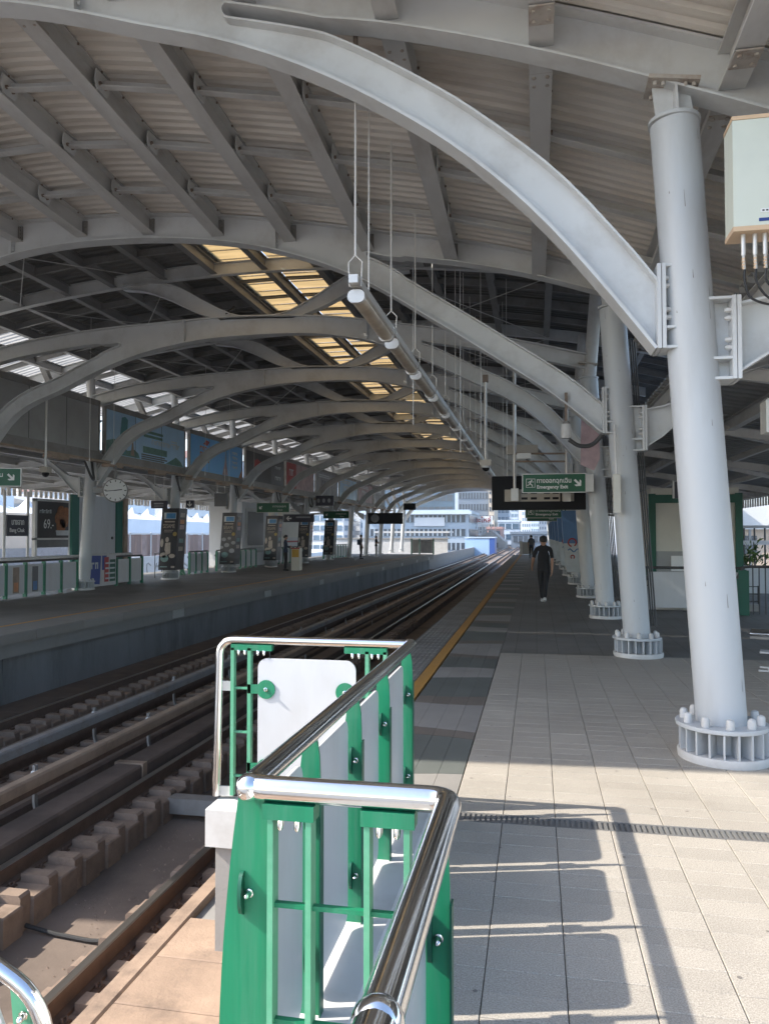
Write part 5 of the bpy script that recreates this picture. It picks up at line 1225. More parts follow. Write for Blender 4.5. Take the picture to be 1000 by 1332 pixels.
MB().box(0.001, 0.02, 0.5, 2.5, 0.9, 2.7).build('door_leaf', 'white_panel', e); MB().lathe((0.02, 2.3, 1.55), [(0.05, 0), (0.05, 0.03)], 10, (1, 0, 0)).build('knob', 'dark_steel', e)
MB().box(-0.02, 0.10, 2.96, 3.22, 0.0, 2.95).build('brown_post', 'cover_tan', e)
MB().tube([(0.12, -3.5, 0.98), (0.12, 3.4, 0.98)], 0.05, 8).build('rail', 'white_paint', e)
e = empty('station_sign', 'dark station name sign on two white posts, far left', 'sign', (-15.0, 19.72, 0))
MB().box(-0.05, 0, 0, 0.95, 1.62, 2.24).build('face', 'sign_navy', e)
for y in (-0.08, 0.97): MB().tube([(-0.03, y, -0.2), (-0.03, y, 2.95)], 0.04, 8).build('post', 'white_paint', e)
text('lettering', 'บางจาก', 0.26, 'sign_white', e, (0.003, 0.2, 1.95), (90, 0, 90), width=0.55); text('lettering', 'Bang Chak', 0.17, 'sign_white', e, (0.003, 0.12, 1.74), (90, 0, 90), width=0.66)
e = empty('food_poster', 'dark framed food poster with price 69 and fried chicken', 'poster', (-15.0, 21.05, 1.28))
MB().box(-0.06, 0, 0.0, 1.75, 0.28, 1.42).build('face', 'dark_print', e); fr = MB(); fr.box(-0.08, 0.03, -0.10, 0, -0.3, 1.48); fr.box(-0.08, 0.03, 1.75, 1.85, -0.3, 1.48); fr.box(-0.08, 0.03, -0.1, 1.85, 1.42, 1.50); fr.box(-0.08, 0.03, -0.1, 1.85, 0.22, 0.28); fr.build('frame', 'white_paint', e)
MB().box(-0.06, 0, 0.0, 1.75, -0.02, 0.22).build('lower_strip', 'slate_print', e)
text('lettering', '69.-', 0.42, 'sign_white', e, (0.003, 0.36, 0.58), (90, 0, 90), width=0.5); blocks(e, 'pale_print', 0.15, 1.05, 0.6, 0.12, 6)
ch = MB()
for (cy_, cz_, r_) in ((1.25, 1.1, .22), (1.15, .9, .24), (1.4, .85, .26), (1.25, .65, .26), (1.5, 1.08, .2)): ch.poly([(0.003 + r_ * .01, cy_ + r_ * math.cos(k * .6), cz_ + r_ * math.sin(k * .6)) for k in range(10)], (0.002, 0, 0))
ch.build('chicken_print', flat('fried_print', (0.30, 0.11, 0.03), var=0.5, scale=9), e)
pr(e, 'pale_print', [(1.0, 0.36), (1.7, 0.36), (1.74, 0.52), (0.96, 0.52)], 'basket_print', 0.009)
e = exit_sign(-0.6, 1.0, 0, 0, 0.38, 'green Emergency Exit sign cut by the left picture edge'); e.location = (-12.75, 14.6, 2.75); e.rotation_euler.z = R(25)
# clock
e = empty('platform_clock', 'round white station clock on a bracket beside first far column', 'clock', (-12.3, 20.95, 2.98), rz=R(28))
MB().lathe((0, -0.05, 0), [(0.345, -0.12), (0.36, -0.10), (0.36, 0.03), (0.335, 0.05)], 32, (0, -1, 0)).build('case', 'old_steel', e)
MB().lathe((0, -0.101, 0), [(0.328, 0), (0.328, 0.004)], 32, (0, -1, 0)).build('dial', 'sign_white', e)
for k in range(12):
    an = R(30 * k); MB().beam((0.25 * math.sin(an), -0.107, 0.25 * math.cos(an)), (0.31 * math.sin(an), -0.107, 0.31 * math.cos(an)), 0.024, 0.003, (0, 1, 0)).build('hour_mark', 'black_gloss', e)
for L_, w, an in ((0.19, 0.026, R(82)), (0.28, 0.018, R(264))): MB().beam((-0.04 * math.sin(an), -0.111, -0.04 * math.cos(an)), (L_ * math.sin(an), -0.111, L_ * math.cos(an)), w, 0.003, (0, 1, 0)).build('clock_hand', 'black_gloss', e)
MB().box(-0.62, -0.33, -0.05, 0.05, -0.08, 0.06).build('arm', 'panel_grey', e); MB().tube([(0, 0, 0.33), (0, 0, 0.75)], 0.03, 8).build('stem', 'old_steel', e)
e = empty('security_camera', 'dome camera on a long drop pole above the far platform', 'camera', (-12.3, 17.6, 3.25))
MB().box(-0.11, 0.11, -0.1, 0.1, 0, 0.14).build('box', 'beige_plastic', e); MB().sphere((0, 0, -0.03), 0.09, 12, 6).build('dome', 'black_gloss', e); MB().tube([(0, 0, 0.14), (0, 0, 2.0)], 0.03, 8).build('pole', 'rod_metal', e); MB().box(-0.1, 0.1, -0.1, 0.1, 1.95, 2.2).build('clamp', 'rod_metal', e)

# black advertising boxes on the far columns
mat('ad_black', (0.018, 0.018, 0.024), 0.35, var=0.25, scale=2, coord='World'); mat('ad_screen', (0.05, 0.22, 0.45), 0.3, var=0.3, scale=6, coord='World'); mat('ad_cream', (0.40, 0.35, 0.30), 0.6, var=0.3, scale=9, coord='World'); mat('ad_teal', (0.16, 0.27, 0.26), 0.6, var=0.3, scale=9, coord='World'); mat('ad_gold', (0.35, 0.26, 0.07), 0.6, var=0.2, coord='World')
for k in range(4, 9):
    e = empty('advert_box', f'black advertising box wrapped round the {ORD[k - 3]} far platform column', 'advertising box', (COL_L + 0.04, FY[k], 0.36), 'black advertising boxes on the far columns')
    w = 0.34; sh = LEAN * 2.3
    MB().poly([(-w, -w, 0), (w, -w, 0), (w, w, 0), (-w, w, 0)], (sh, 0, 2.28)).build('box', 'ad_black', e)
    S = lambda x, z: (x + LEAN * z, -w - 0.004, z)
    def fp_(m, pts, nm): return MB().poly([S(*p) for p in pts], (0, 0.003, 0)).build(nm, m, e)
    fp_('pale_print', [(-.24, 1.88), (.24, 1.88), (.24, 2.12), (-.24, 2.12)], 'screen_frame')
    MB().poly([(p + LEAN * q, -w - 0.006, q) for p, q in [(-.15, 1.90), (.22, 1.90), (.22, 2.10), (-.15, 2.10)]], (0, 0.002, 0)).build('screen', 'ad_screen', e)
    t = text('lettering', 'SESAME', 0.22, 'ad_cream', e, (-0.24 + LEAN * 1.5, -w - 0.005, 1.55), width=0.46)
    for j, z in enumerate((1.76, 1.46, 1.40)): fp_('ad_cream', [(-.2, z), (.2 - .04 * j, z), (.2 - .04 * j, z + (.05, .02, .015)[j]), (-.2, z + (.05, .02, .015)[j])], 'lettering_row')
    def disc(m, x, z, rx, rz_, nm): return fp_(m, [(x + rx * math.cos(R(30 * q)), z + rz_ * math.sin(R(30 * q))) for q in range(12)], nm)
    disc('ad_gold', .23, 1.33, .08, .08, 'bun_print')
    if k != 5:
        disc('ad_cream', -.06, 1.12, .07, .1, 'face_print'); fp_('ad_cream', [(-.12, 1.0), (.08, 1.02), (.1, .62), (-.05, .55), (-.14, .75)], 'torso_print'); disc('ad_cream', -.26, 1.0, .06, .16, 'petal_print')
        disc('ad_cream', -.17, .55, .14, .10, 'cloud_print'); disc('ad_cream', .17, .52, .12, .08, 'cloud_print')
    else:
        for (x, z, r_) in ((-.2, 1.1, .1), (.05, 1.15, .08), (.25, .95, .1), (-.05, .85, .12), (-.28, .75, .08), (.2, .6, .13)): disc('grey_print', x, z, r_, r_ * .8, 'petal_print')
    disc('ad_teal', -.12, .42, .16, .13, 'bowl_print'); fp_('ad_teal', [(-.28, .1), (0, .1), (0, .14), (-.28, .14)], 'footer_row'); fp_('ad_cream', [(.16, .08), (.3, .08), (.3, .15), (.16, .15)], 'footer_row')
    for j, (z, c) in enumerate(((1.95, 'ad_cream'), (1.7, 'orange_print'), (1.5, 'pink_print'), (1.0, 'ad_teal'), (.7, 'ad_cream'))):
        MB().poly([(w + 0.003 + LEAN * zz, yy, zz) for yy, zz in ((-.2, z), (.15, z), (.15, z + .16), (-.2, z + .16))], (0.003, 0, 0)).build('side_print', c, e)
# small dark signs and green exit sign over the far platform
def hang_sign(label, x, y, z, w, h, m, glyph=None, rz=0):
    e = empty('hanging_sign', label, 'sign', (x, y, z), 'hanging signs over the far platform', rz)
    MB().box(0, w, 0, 0.10, 0, h).build('case', m, e)
    for xx in (w * .2, w * .8): MB().tube([(xx, 0.05, h), (xx, 0.05, h + 1.0)], 0.012, 6).build('drop_rod', 'rod_metal', e)
    return e
e = hang_sign('small black direction sign left of the second far column', -14.0, 26.3, 2.64, 0.62, 0.28, 'sign_navy'); blocks_y = None
MB().box(0.12, 0.5, -0.004, 0, 0.15, 0.2).build('lettering_row', 'grey_print', e); MB().box(0.12, 0.5, -0.004, 0, 0.07, 0.1).build('lettering_row', 'grey_print', e)
e = hang_sign('small black arrow sign just past the second far column', -12.75, 26.6, 2.66, 0.30, 0.28, 'sign_navy'); arrow(e, 0.15, -0.006, 0.14, 0.2, -90)
e = exit_sign(0, 1.55, 0, 0, 0.42, 'green exit sign with arrow between third and fourth far columns', small=True); e.location = (-12.6, 33.6, 2.7)
e = hang_sign('hanging grey display between second and third far columns', -13.2, 30.2, 2.85, 0.55, 0.55, 'slate_print')
e = hang_sign('dark blue sign with white symbols past the fourth far column', -11.8, 40.5, 3.25, 1.0, 0.55, 'sign_navy')
for j in range(3): MB().poly([(0.15 + j * 0.3 + 0.09 * math.cos(R(45 * q)), -0.005, 0.28 + 0.12 * math.sin(R(45 * q))) for q in range(8)], (0, 0.004, 0)).build('symbol', 'grey_print', e)
e = hang_sign('long black arrow sign before the fifth far column', -13.4, 39.8, 2.35, 1.7, 0.42, 'sign_navy'); arrow(e, 0.3, -0.006, 0.2, 0.3, 180); MB().box(0.7, 1.5, -0.004, 0, 0.22, 0.30).build('lettering_row', 'grey_print', e)
e = hang_sign('black double display near the end of the far platform', -11.2, 51.0, 2.4, 2.4, 0.75, 'black_gloss'); MB().lathe((0.5, -0.02, 0.38), [(0.28, 0), (0.28, 0.02)], 20, (0, -1, 0)).build('clock_dial', 'grey_print', e)
e = exit_sign(0, 1.7, 0, 0, 0.45, 'green exit sign farthest along the far platform', small=True); e.location = (-13.6, 48.5, 2.75)
e = hang_sign('square black loudspeaker panel near far platform end', -9.6, 56.0, 3.5, 0.9, 0.5, 'black_gloss')

# rear railings, stairs and cabins of the far platform
for i, (a_, b_, n) in enumerate(((32.0, 30.2, 3), (38.0, 33.0, 7), (47.0, 41.0, 9), (58.0, 51.0, 9))):
    panel_rail('rear_railing', f'green and white panel railing behind the far columns, {ORD[i]} from the camera', (-14.3, a_), (-14.3, b_), n, 'railings on the far platform', 'post_green')
e = empty('lift_housing', 'white lift housing with dark window behind the third far column', 'kiosk', (-15.0, 37.8, 0))
MB().box(-1.8, 0, 0, 4.0, 0, 3.4).build('wall_block', 'white_panel', e); MB().box(0.001, 0.03, 0.5, 3.4, 0.85, 3.1).build('window_frame', 'white_paint', e); o = MB().box(0.031, 0.05, 0.8, 3.1, 1.1, 2.9).build('pane', 'dark_print', e); MB().box(0.031, 0.05, 0.8, 3.1, 0.7, 1.0).build('sill_panel', 'panel_grey', e)
e = empty('cabin', 'beige cabin behind the fifth far column', 'kiosk', (-14.9, 44.0, 0)); MB().box(-1.6, 0, 0, 4.5, 0, 3.1).build('wall_block', 'cream_paint', e); MB().box(0.001, 0.02, 0.6, 3.6, 0.9, 1.5).build('white_panel', 'white_panel', e); MB().box(0.021, 0.03, 0.6, 3.6, 1.2, 1.3).build('red_band', 'red_print', e)
# stairwell railing seen between the first and second far columns
e = empty('stair_handrail', 'thin stair handrail with green end between first and second far columns', 'railing', (-14.4, 27.4, 0))
for z in (0.45, 0.95): MB().tube([(0, 0, z), (0, 1.6, z), (0.1, 2.6, z - 0.6)], 0.02, 6).build('rail', 'rod_metal', e)
for y in (0, 0.55, 1.1, 1.6): MB().tube([(0, y, 0), (0, y, 0.95)], 0.016, 6).build('post', 'dark_steel', e)
MB().poly([(0.05, 2.0, 0.0), (0.05, 2.5, 0.0), (0.05, 2.15, 0.6)], (0.02, 0, 0)).build('green_end', 'green_pale', e); MB().cbox(-0.08, 0.08, 0.8, 1.05, 0, 0.95, 0.03).build('handrail_loop', 'black_rubber', e)
# stand beside the guard
e = empty('ticket_stand', 'cream stand with yellow and red notice beside the guard', 'stand', (-11.0, 34.6, 0)); MB().cbox(-0.2, 0.2, -0.2, 0.2, 0, 1.05, 0.02).build('body', 'cream_paint', e); MB().box(-0.17, 0.17, -0.215, -0.201, 0.62, 0.98).build('notice', flat('notice_yellow', (0.55, 0.33, 0.05)), e); MB().box(-0.2, 0.2, -0.22, -0.202, 1.0, 1.06).build('notice_band', 'red_print', e)
# end gates
e = empty('end_gate', 'pale end gate at the far end of near platform', 'gate', (-1.35, 65.4, 0)); MB().box(0, 0.22, -0.1, 0.1, 0, 1.15).build('post', 'white_paint', e); MB().box(0.22, 1.0, -0.03, 0.03, 0.05, 1.05).build('leaf', 'panel_grey', e)
e = empty('end_gate', 'green framed gate at the end of far platform', 'gate', (-10.6, 65.6, 0)); 
for x in (0, 0.7, 1.9): MB().box(x, x + 0.12, -0.05, 0.05, 0, 1.35).build('post', 'post_green', e)
MB().box(0.14, 0.68, -0.02, 0.02, 0.1, 1.25).build('leaf', 'panel_grey', e); MB().box(0.84, 1.88, -0.02, 0.02, 0.1, 1.25).build('leaf', 'grey_print', e)

# ============================================================ PEOPLE
def person(label, loc, rz, pose, top, bottom, h=1.65, hair='hair', shoes='shoe_white', longsleeve=False, bag=None):
    k = h / 1.65
    J = {'pel': ((0, 0, .86), .115), 'wai': ((0, .005, 1.0), .118), 'che': ((0, .0, 1.18), .130), 'nkb': ((0, .0, 1.355), .075), 'nk': ((0, .012, 1.43), .05), 'hd': ((0, .025, 1.52), .082), 'ht': ((0, .015, 1.60), .062),
         'nose': ((0, .118, 1.505), .012), 'earL': ((-.085, .015, 1.51), .014), 'earR': ((.085, .015, 1.51), .014)}
    P = dict(walk=dict(shL=(-.165, 0, 1.325), elL=(-.245, -.05, 1.08), wrL=(-.27, .13, .90), shR=(.165, 0, 1.325), elR=(.215, -.06, 1.06), wrR=(.20, -.07, .81), hpL=(-.085, 0, .82), knL=(-.06, .16, .48), anL=(-.035, .26, .10), hpR=(.085, 0, .82), knR=(.045, .02, .45), anR=(.02, -.24, .15)),
             stand=dict(shL=(-.165, 0, 1.325), elL=(-.21, -.02, 1.07), wrL=(-.20, .06, .84), shR=(.165, 0, 1.325), elR=(.21, -.02, 1.07), wrR=(.20, .06, .84), hpL=(-.085, 0, .82), knL=(-.10, .02, .47), anL=(-.11, -.01, .085), hpR=(.085, 0, .82), knR=(.10, .02, .47), anR=(.11, -.01, .085)),
             fold=dict(shL=(-.165, 0, 1.325), elL=(-.23, .05, 1.09), wrL=(-.02, .20, 1.08), shR=(.165, 0, 1.325), elR=(.23, .05, 1.09), wrR=(.02, .19, 1.12), hpL=(-.085, 0, .82), knL=(-.09, .02, .47), anL=(-.09, -.01, .085), hpR=(.085, 0, .82), knR=(.09, .02, .47), anR=(.09, -.01, .085)))[pose]
    for s in 'LR':
        J['sh' + s] = (P['sh' + s], .062); J['el' + s] = (P['el' + s], .043); J['wr' + s] = (P['wr' + s], .028)
        e_, w_ = Vector(P['el' + s]), Vector(P['wr' + s]); dv = (w_ - e_).normalized(); sd = Vector((1 if s == 'L' else -1, 0, 0)); sd = (sd - dv * sd.dot(dv)).normalized(); nv = dv.cross(sd)
        J['pm' + s] = (tuple(w_ + dv * .055), .030)
        for q, (o, ln) in enumerate(((-.026, .07), (-.009, .082), (.009, .078), (.026, .062))):
            J[f'f{q}{s}'] = (tuple(w_ + dv * .085 + nv * o), .0095); J[f'g{q}{s}'] = (tuple(w_ + dv * (.085 + ln * .62) + nv * o + sd * .012), .0085); J[f'h{q}{s}'] = (tuple(w_ + dv * (.085 + ln * .9) + nv * o + sd * .034), .0075)
        J['t1' + s] = (tuple(w_ + dv * .05 - nv * .036), .0105); J['t2' + s] = (tuple(w_ + dv * .088 - nv * .052 + sd * .012), .009)
        J['hp' + s] = (P['hp' + s], .092); J['kn' + s] = (P['kn' + s], .062); J['an' + s] = (P['an' + s], .045)
    E_ = [('pel', 'wai'), ('wai', 'che'), ('che', 'nkb'), ('nkb', 'nk'), ('nk', 'hd'), ('hd', 'ht'), ('hd', 'nose'), ('hd', 'earL'), ('hd', 'earR')]
    for s in 'LR':
        E_ += [('nkb', 'sh' + s), ('sh' + s, 'el' + s), ('el' + s, 'wr' + s), ('wr' + s, 'pm' + s), ('pel', 'hp' + s), ('hp' + s, 'kn' + s), ('kn' + s, 'an' + s), ('pm' + s, 't1' + s), ('t1' + s, 't2' + s)]
        for q in range(4): E_ += [('pm' + s, f'f{q}{s}'), (f'f{q}{s}', f'g{q}{s}'), (f'g{q}{s}', f'h{q}{s}')]
    names = list(J); ix = {n: i for i, n in enumerate(names)}
    me = bpy.data.meshes.new('body'); me.from_pydata([tuple(Vector(J[n][0]) * k) for n in names], [(ix[p], ix[q]) for p, q in E_], [])
    ob = bpy.data.objects.new('body_src', me); COL.objects.link(ob)
    md = ob.modifiers.new('skin', 'SKIN'); md.use_smooth_shade = True
    for i, n in enumerate(names):
        r_ = J[n][1] * k; sy = 0.72 if n in ('pel', 'wai', 'che') else 1.0
        me.skin_vertices[0].data[i].radius = (r_ * (1.25 if n in ('che', 'wai', 'pel') else 1), r_ * sy)
        me.skin_vertices[0].data[i].use_root = (n == 'pel')
    ob.modifiers.new('sub', 'SUBSURF').levels = 2 if loc[1] < 25 else 1
    bpy.context.view_layer.update()
    nm = bpy.data.meshes.new_from_object(ob.evaluated_get(bpy.context.evaluated_depsgraph_get())); bpy.data.objects.remove(ob)
    nm.materials.clear()
    for m_ in (top, bottom, 'skin'): nm.materials.append(MATS[m_])
    def near(c):
        best = None
        for p, q in E_:
            a_ = Vector(J[p][0]) * k; b_ = Vector(J[q][0]) * k; ab = b_ - a_; t = max(0, min(1, (c - a_).dot(ab) / max(ab.length_squared, 1e-9))); dd = (a_ + ab * t - c).length - (J[p][1] * (1 - t) + J[q][1] * t) * k
            if best is None or dd < best[0]: best = (dd, p, q, t)
        return best
    for p in nm.polygons:
        _, a_, b_, t = near(p.center); s = 2
        if a_ in ('pel',) and b_ == 'wai': s = 1 if t < 0.25 else 0
        elif (a_, b_) in (('wai', 'che'), ('che', 'nkb')) or b_.startswith('sh'): s = 0
        elif a_.startswith('sh'): s = 0 if (t < 0.88 or longsleeve) else 2
        elif a_.startswith('el'): s = 0 if longsleeve else 2
        elif a_ == 'pel' or a_.startswith('hp') or a_.startswith('kn'): s = 1
        p.material_index = s; p.use_smooth = True
    e = empty('person', label, 'person', loc, None, rz)
    bo = bpy.data.objects.new('body', nm); COL.objects.link(bo); bo.parent = e
    hb_ = MB(); c = Vector((0, .012, 1.545)) * k; n = 16; rows = 9; vs = []; fs = []
    for i in range(rows + 1):
        th_ = math.pi * 0.60 * i / rows
        for j in range(n):
            ph = 2 * math.pi * j / n; back = 0.5 - 0.5 * math.sin(ph); th2 = th_ * (0.66 + 0.5 * back); r_ = .108 * k * (1 + random.uniform(-.03, .03))
            vs.append(c + Vector((r_ * .9 * math.sin(th2) * math.cos(ph), r_ * 1.02 * math.sin(th2) * math.sin(ph), r_ * 1.0 * math.cos(th2))))
    for i in range(rows):
        for j in range(n): fs.append((i * n + j, i * n + (j + 1) % n, (i + 1) * n + (j + 1) % n, (i + 1) * n + j))
    hb_.add(vs, fs); hb_.build('hair', hair, e)
    for s in 'LR':
        ax_ = Vector(P['an' + s]) * k; lift = 0.35 if (pose == 'walk' and s == 'R') else 0
        sh = MB(); pts = []; 
        sh.tube([ax_ + Vector((0, -.075 * k, -.045 * k + lift * .09)), ax_ + Vector((0, -.03 * k, -.035 * k + lift * .05)), ax_ + Vector((0, .06 * k, -.048 * k - lift * .03)), ax_ + Vector((0, .15 * k, -.06 * k - lift * .07))], [.034 * k, .044 * k, .042 * k, .026 * k], 10)
        sh.build('shoe', shoes, e)
    # hem of the shirt and trouser cuffs
    hem = MB().lathe((0, 0, .845 * k), [(.150 * k, 0), (.152 * k, .05 * k), (.140 * k, .16 * k)], 18)
    hem.v = [(x, y * 0.74, z) for x, y, z in hem.v]; hem.build('shirt_hem', top, e)
    if bag:
        MB().cbox(-.14, .14, -.24, -.10, .95 * k, 1.32 * k, .04).build('backpack', bag, e)
    return e
person('person in black T-shirt and black trousers walking away along the near platform', (0.17, 19.0, 0), 0, 'walk', 'black_cloth', 'trouser_cloth', 1.64)
person('person with backpack standing far off at the near platform end', (-0.35, 56.0, 0), 0.2, 'stand', 'navy_cloth', 'trouser_cloth', 1.66, shoes='black_rubber', bag='grey_cloth')
person('guard in dark uniform with folded arms on the far platform', (-11.35, 34.0, 0), R(-80), 'fold', 'navy_cloth', 'trouser_cloth', 1.66, shoes='black_rubber', longsleeve=True)
person('person in grey top waiting near the far platform end', (-11.9, 52.0, 0), R(-60), 'stand', 'grey_cloth', 'trouser_cloth', 1.68, shoes='black_rubber', bag='navy_cloth')
person('person in black top and white trousers waiting farthest on far platform', (-11.7, 56.2, 0), R(-100), 'fold', 'black_cloth', 'white_cloth', 1.58)
#@@PART5
# ============================================================ CITY BEYOND
def building(label, x0, x1, y0, y1, z0, z1, wall, glass, floors, bays, band=True, parapet=0.6, group=None, sidewin=True):
    """block with real window openings read as recessed bands/panes proud of the wall, floor lines and a parapet"""
    e = empty('building', label, 'building', (x0, y0, z0), group); W, D, Hh = x1 - x0, y1 - y0, z1 - z0
    MB().box(0, W, 0, D, 0, Hh).build('wall', wall, e)
    MB().box(-0.25, W + 0.25, -0.25, D + 0.25, Hh, Hh + parapet).build('parapet', wall, e)
    fh = Hh / floors
    for f in range(floors):
        zb, zt_ = f * fh + fh * 0.32, f * fh + fh * 0.84
        if band: 
            o = MB().box(W * 0.03, W * 0.97, -0.12, -0.01, zb, zt_).build('window', glass, e)
            for b_ in range(1, bays): MB().box(W * (0.03 + 0.94 * b_ / bays) - 0.12, W * (0.03 + 0.94 * b_ / bays) + 0.12, -0.2, -0.121, zb, zt_).build('mullion', wall, o)
            if sidewin:
                for sx in (W + 0.01,): MB().box(sx, sx + 0.11, D * 0.05, D * 0.95, zb, zt_).build('window', glass, e)
        else:
            for b_ in range(bays):
                xa = W * (b_ + 0.22) / bays; xb = W * (b_ + 0.78) / bays
                MB().box(xa, xb, -0.12, -0.01, zb, zt_).build('window', glass, e)
    return e
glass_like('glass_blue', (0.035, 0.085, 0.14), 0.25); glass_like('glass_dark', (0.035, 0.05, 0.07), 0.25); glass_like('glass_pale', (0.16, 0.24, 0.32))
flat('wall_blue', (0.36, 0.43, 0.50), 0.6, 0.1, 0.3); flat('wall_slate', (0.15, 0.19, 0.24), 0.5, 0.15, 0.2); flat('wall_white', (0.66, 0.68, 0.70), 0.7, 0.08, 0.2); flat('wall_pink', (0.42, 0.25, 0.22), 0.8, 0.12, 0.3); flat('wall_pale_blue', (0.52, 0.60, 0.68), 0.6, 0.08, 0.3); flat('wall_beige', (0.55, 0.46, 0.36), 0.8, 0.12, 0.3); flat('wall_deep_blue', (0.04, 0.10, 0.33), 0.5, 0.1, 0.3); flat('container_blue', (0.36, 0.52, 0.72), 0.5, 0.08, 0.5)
building('dark blue glass tower left of the far roof opening', -62, -26.9, 262, 300, -13, 62, 'glass_blue', 'glass_dark', 18, 16)
tag(MB().box(-26.7, -24.2, 258, 290, -13, 64).build('stair_tower', 'wall_pale_blue'), 'slim pale blue stair tower between the two dark towers', 'tower')
gt = building('slate grey office tower with lit rows behind the red sign', -23.8, -14.4, 240, 268, -13, 58, 'wall_slate', 'glass_dark', 20, 10)
for i in range(6):
    for j in range(3): MB().box(2 + i * 1.2, 2.5 + i * 1.2, -0.3, -0.21, 40 - j * 3.4, 41.6 - j * 3.4).build('lit_pane', 'wall_white', gt)
building('narrow beige tower edge beside the slate tower', -14.2, -12.6, 238, 262, -13, 45, 'wall_beige', 'glass_dark', 22, 2, band=False)
ob = building('low pale blue office block with three window bands', -34, -12.9, 150, 175, -13, 6.0, 'wall_blue', 'glass_dark', 7, 22)
MB().box(-0.6, 21.8, -1.2, 0, 18.7, 19.3).build('eave_slab', 'wall_pale_blue', ob); MB().box(10.5, 16.5, -0.4, -0.21, 16.4, 18.1).build('white_panel', 'wall_white', ob)
rs = empty('roof_sign', 'white rooftop sign with red Thai lettering in the distance', 'sign', (-15.2, 170, 4.0))
MB().box(0, 5.9, 0, 0.3, 0, 1.8).build('panel', 'sign_white', rs); text('lettering', 'ไฟอะไหล่', 1.5, 'red_print', rs, (0.4, -0.05, 0.45), width=5.0, thick=0.03)
for x in (0.3, 1.9, 3.6, 5.4): MB().box(x, x + 0.15, 0.35, 0.5, -6, 1.8).build('mast', 'panel_grey', rs)
ga = empty('scaffold_frame', 'grey scaffold frame under the rooftop sign', 'scaffold', (-15, 168, -6))
for x in (0, 2.1, 4.2, 6.3): MB().box(x, x + 0.16, 0, 0.16, 0, 9.5).build('upright', 'panel_grey', ga)
for z in (6.2, 7.4, 8.6): MB().box(0, 6.4, -0.01, 0.10, z, z + 0.15).build('ledger', 'panel_grey', ga)
for x in (0, 2.1, 4.2): MB().beam((x, -0.1, 6.2), (x + 2.1, -0.1, 8.6), 0.1, 0.1).build('brace', 'panel_grey', ga)
gb_ = empty('shed_roof', 'dark pitched shed roof beside the scaffold frame', 'shed', (-12.5, 166, -5)); MB().poly([(0, 0, 0), (6, 0, 0), (6, 0, 5.2), (3.2, 0, 7.6), (0, 0, 6.2)], (0, 14, 0)).build('gable_block', 'slab_conc', gb_); MB().box(1.2, 4.5, -0.1, -0.01, 4.0, 5.0).build('opening', 'dark_steel', gb_)
cx_ = empty('blue_container', 'pale blue container box beside the track beyond the station', 'container', (-10.7, 118, -3.4))
MB().box(0, 3.7, 0, 6, 0, 4.5).build('body', 'container_blue', cx_); MB().box(3.71, 4.5, 0, 6, 0, 4.6).build('end_block', 'wall_deep_blue', cx_); MB().box(-0.1, 4.6, -0.1, 6.1, 4.6, 4.75).build('lid', 'wall_pale_blue', cx_)
building('salmon pink low block right of the container', -12.4, -8.7, 200, 215, -13, 3.2, 'wall_pink', 'glass_dark', 6, 2, band=False)
building('mid blue block with balconies behind the pink block', -16.5, -10.1, 300, 320, -13, 15.5, 'wall_pale_blue', 'glass_pale', 9, 4)
building('pale stepped office block in front of the white towers', -11.0, -4.9, 230, 250, -13, 5.5, 'wall_pale_blue', 'glass_blue', 6, 3)
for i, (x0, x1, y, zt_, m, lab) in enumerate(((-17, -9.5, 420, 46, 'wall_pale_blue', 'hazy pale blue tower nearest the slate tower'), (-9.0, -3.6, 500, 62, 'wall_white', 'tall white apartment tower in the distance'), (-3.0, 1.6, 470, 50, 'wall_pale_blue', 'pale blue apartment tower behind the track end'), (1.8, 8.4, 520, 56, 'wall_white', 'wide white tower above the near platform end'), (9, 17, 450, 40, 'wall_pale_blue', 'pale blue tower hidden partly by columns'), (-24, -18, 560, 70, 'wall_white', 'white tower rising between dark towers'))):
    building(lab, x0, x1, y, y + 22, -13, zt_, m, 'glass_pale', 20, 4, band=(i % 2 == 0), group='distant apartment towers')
building('low grey station hall across the track end', -6.0, 12, 190, 205, -13, 1.9, 'wall_slate', 'glass_dark', 5, 14)
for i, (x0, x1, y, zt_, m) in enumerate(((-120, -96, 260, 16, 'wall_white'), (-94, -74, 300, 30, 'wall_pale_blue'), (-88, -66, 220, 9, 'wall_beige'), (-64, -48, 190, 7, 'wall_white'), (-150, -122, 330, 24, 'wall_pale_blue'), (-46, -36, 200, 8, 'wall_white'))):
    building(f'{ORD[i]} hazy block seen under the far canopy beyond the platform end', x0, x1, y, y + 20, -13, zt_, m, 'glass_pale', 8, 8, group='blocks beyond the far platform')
# viaduct parapets beyond the station and crossing walkway
for x, lab in ((-9.35, 'concrete parapet wall left of the track beyond the far platform'), (-1.15, 'concrete parapet wall right of the track beyond near platform')):
    tag(MB().cbox(x - 0.1, x + 0.1, 66.5, 330, -1.6, -0.2, 0.02).build('parapet_wall', 'slab_conc'), lab, 'parapet')
tw = empty('trackside_wall', 'long low white wall left of the track past the platform', 'wall', (-22, 84, -3)); MB().box(0, 12.5, 0, 0.3, 0, 4.2).build('wall', 'white_paint', tw); MB().box(-0.1, 12.6, -0.1, 0.4, 4.2, 4.35).build('coping', 'slab_conc', tw)
tc_ = empty('platform_shelter', 'flat white shelter roof past the end of the far platform', 'shelter', (-19, 90, 0)); MB().box(0, 9, 0, 5, 1.9, 2.1).build('roof', 'white_paint', tc_)
for x in (0.3, 4.4, 8.6): MB().box(x, x + 0.15, 0.2, 0.35, -1, 1.9).build('post', 'panel_grey', tc_)

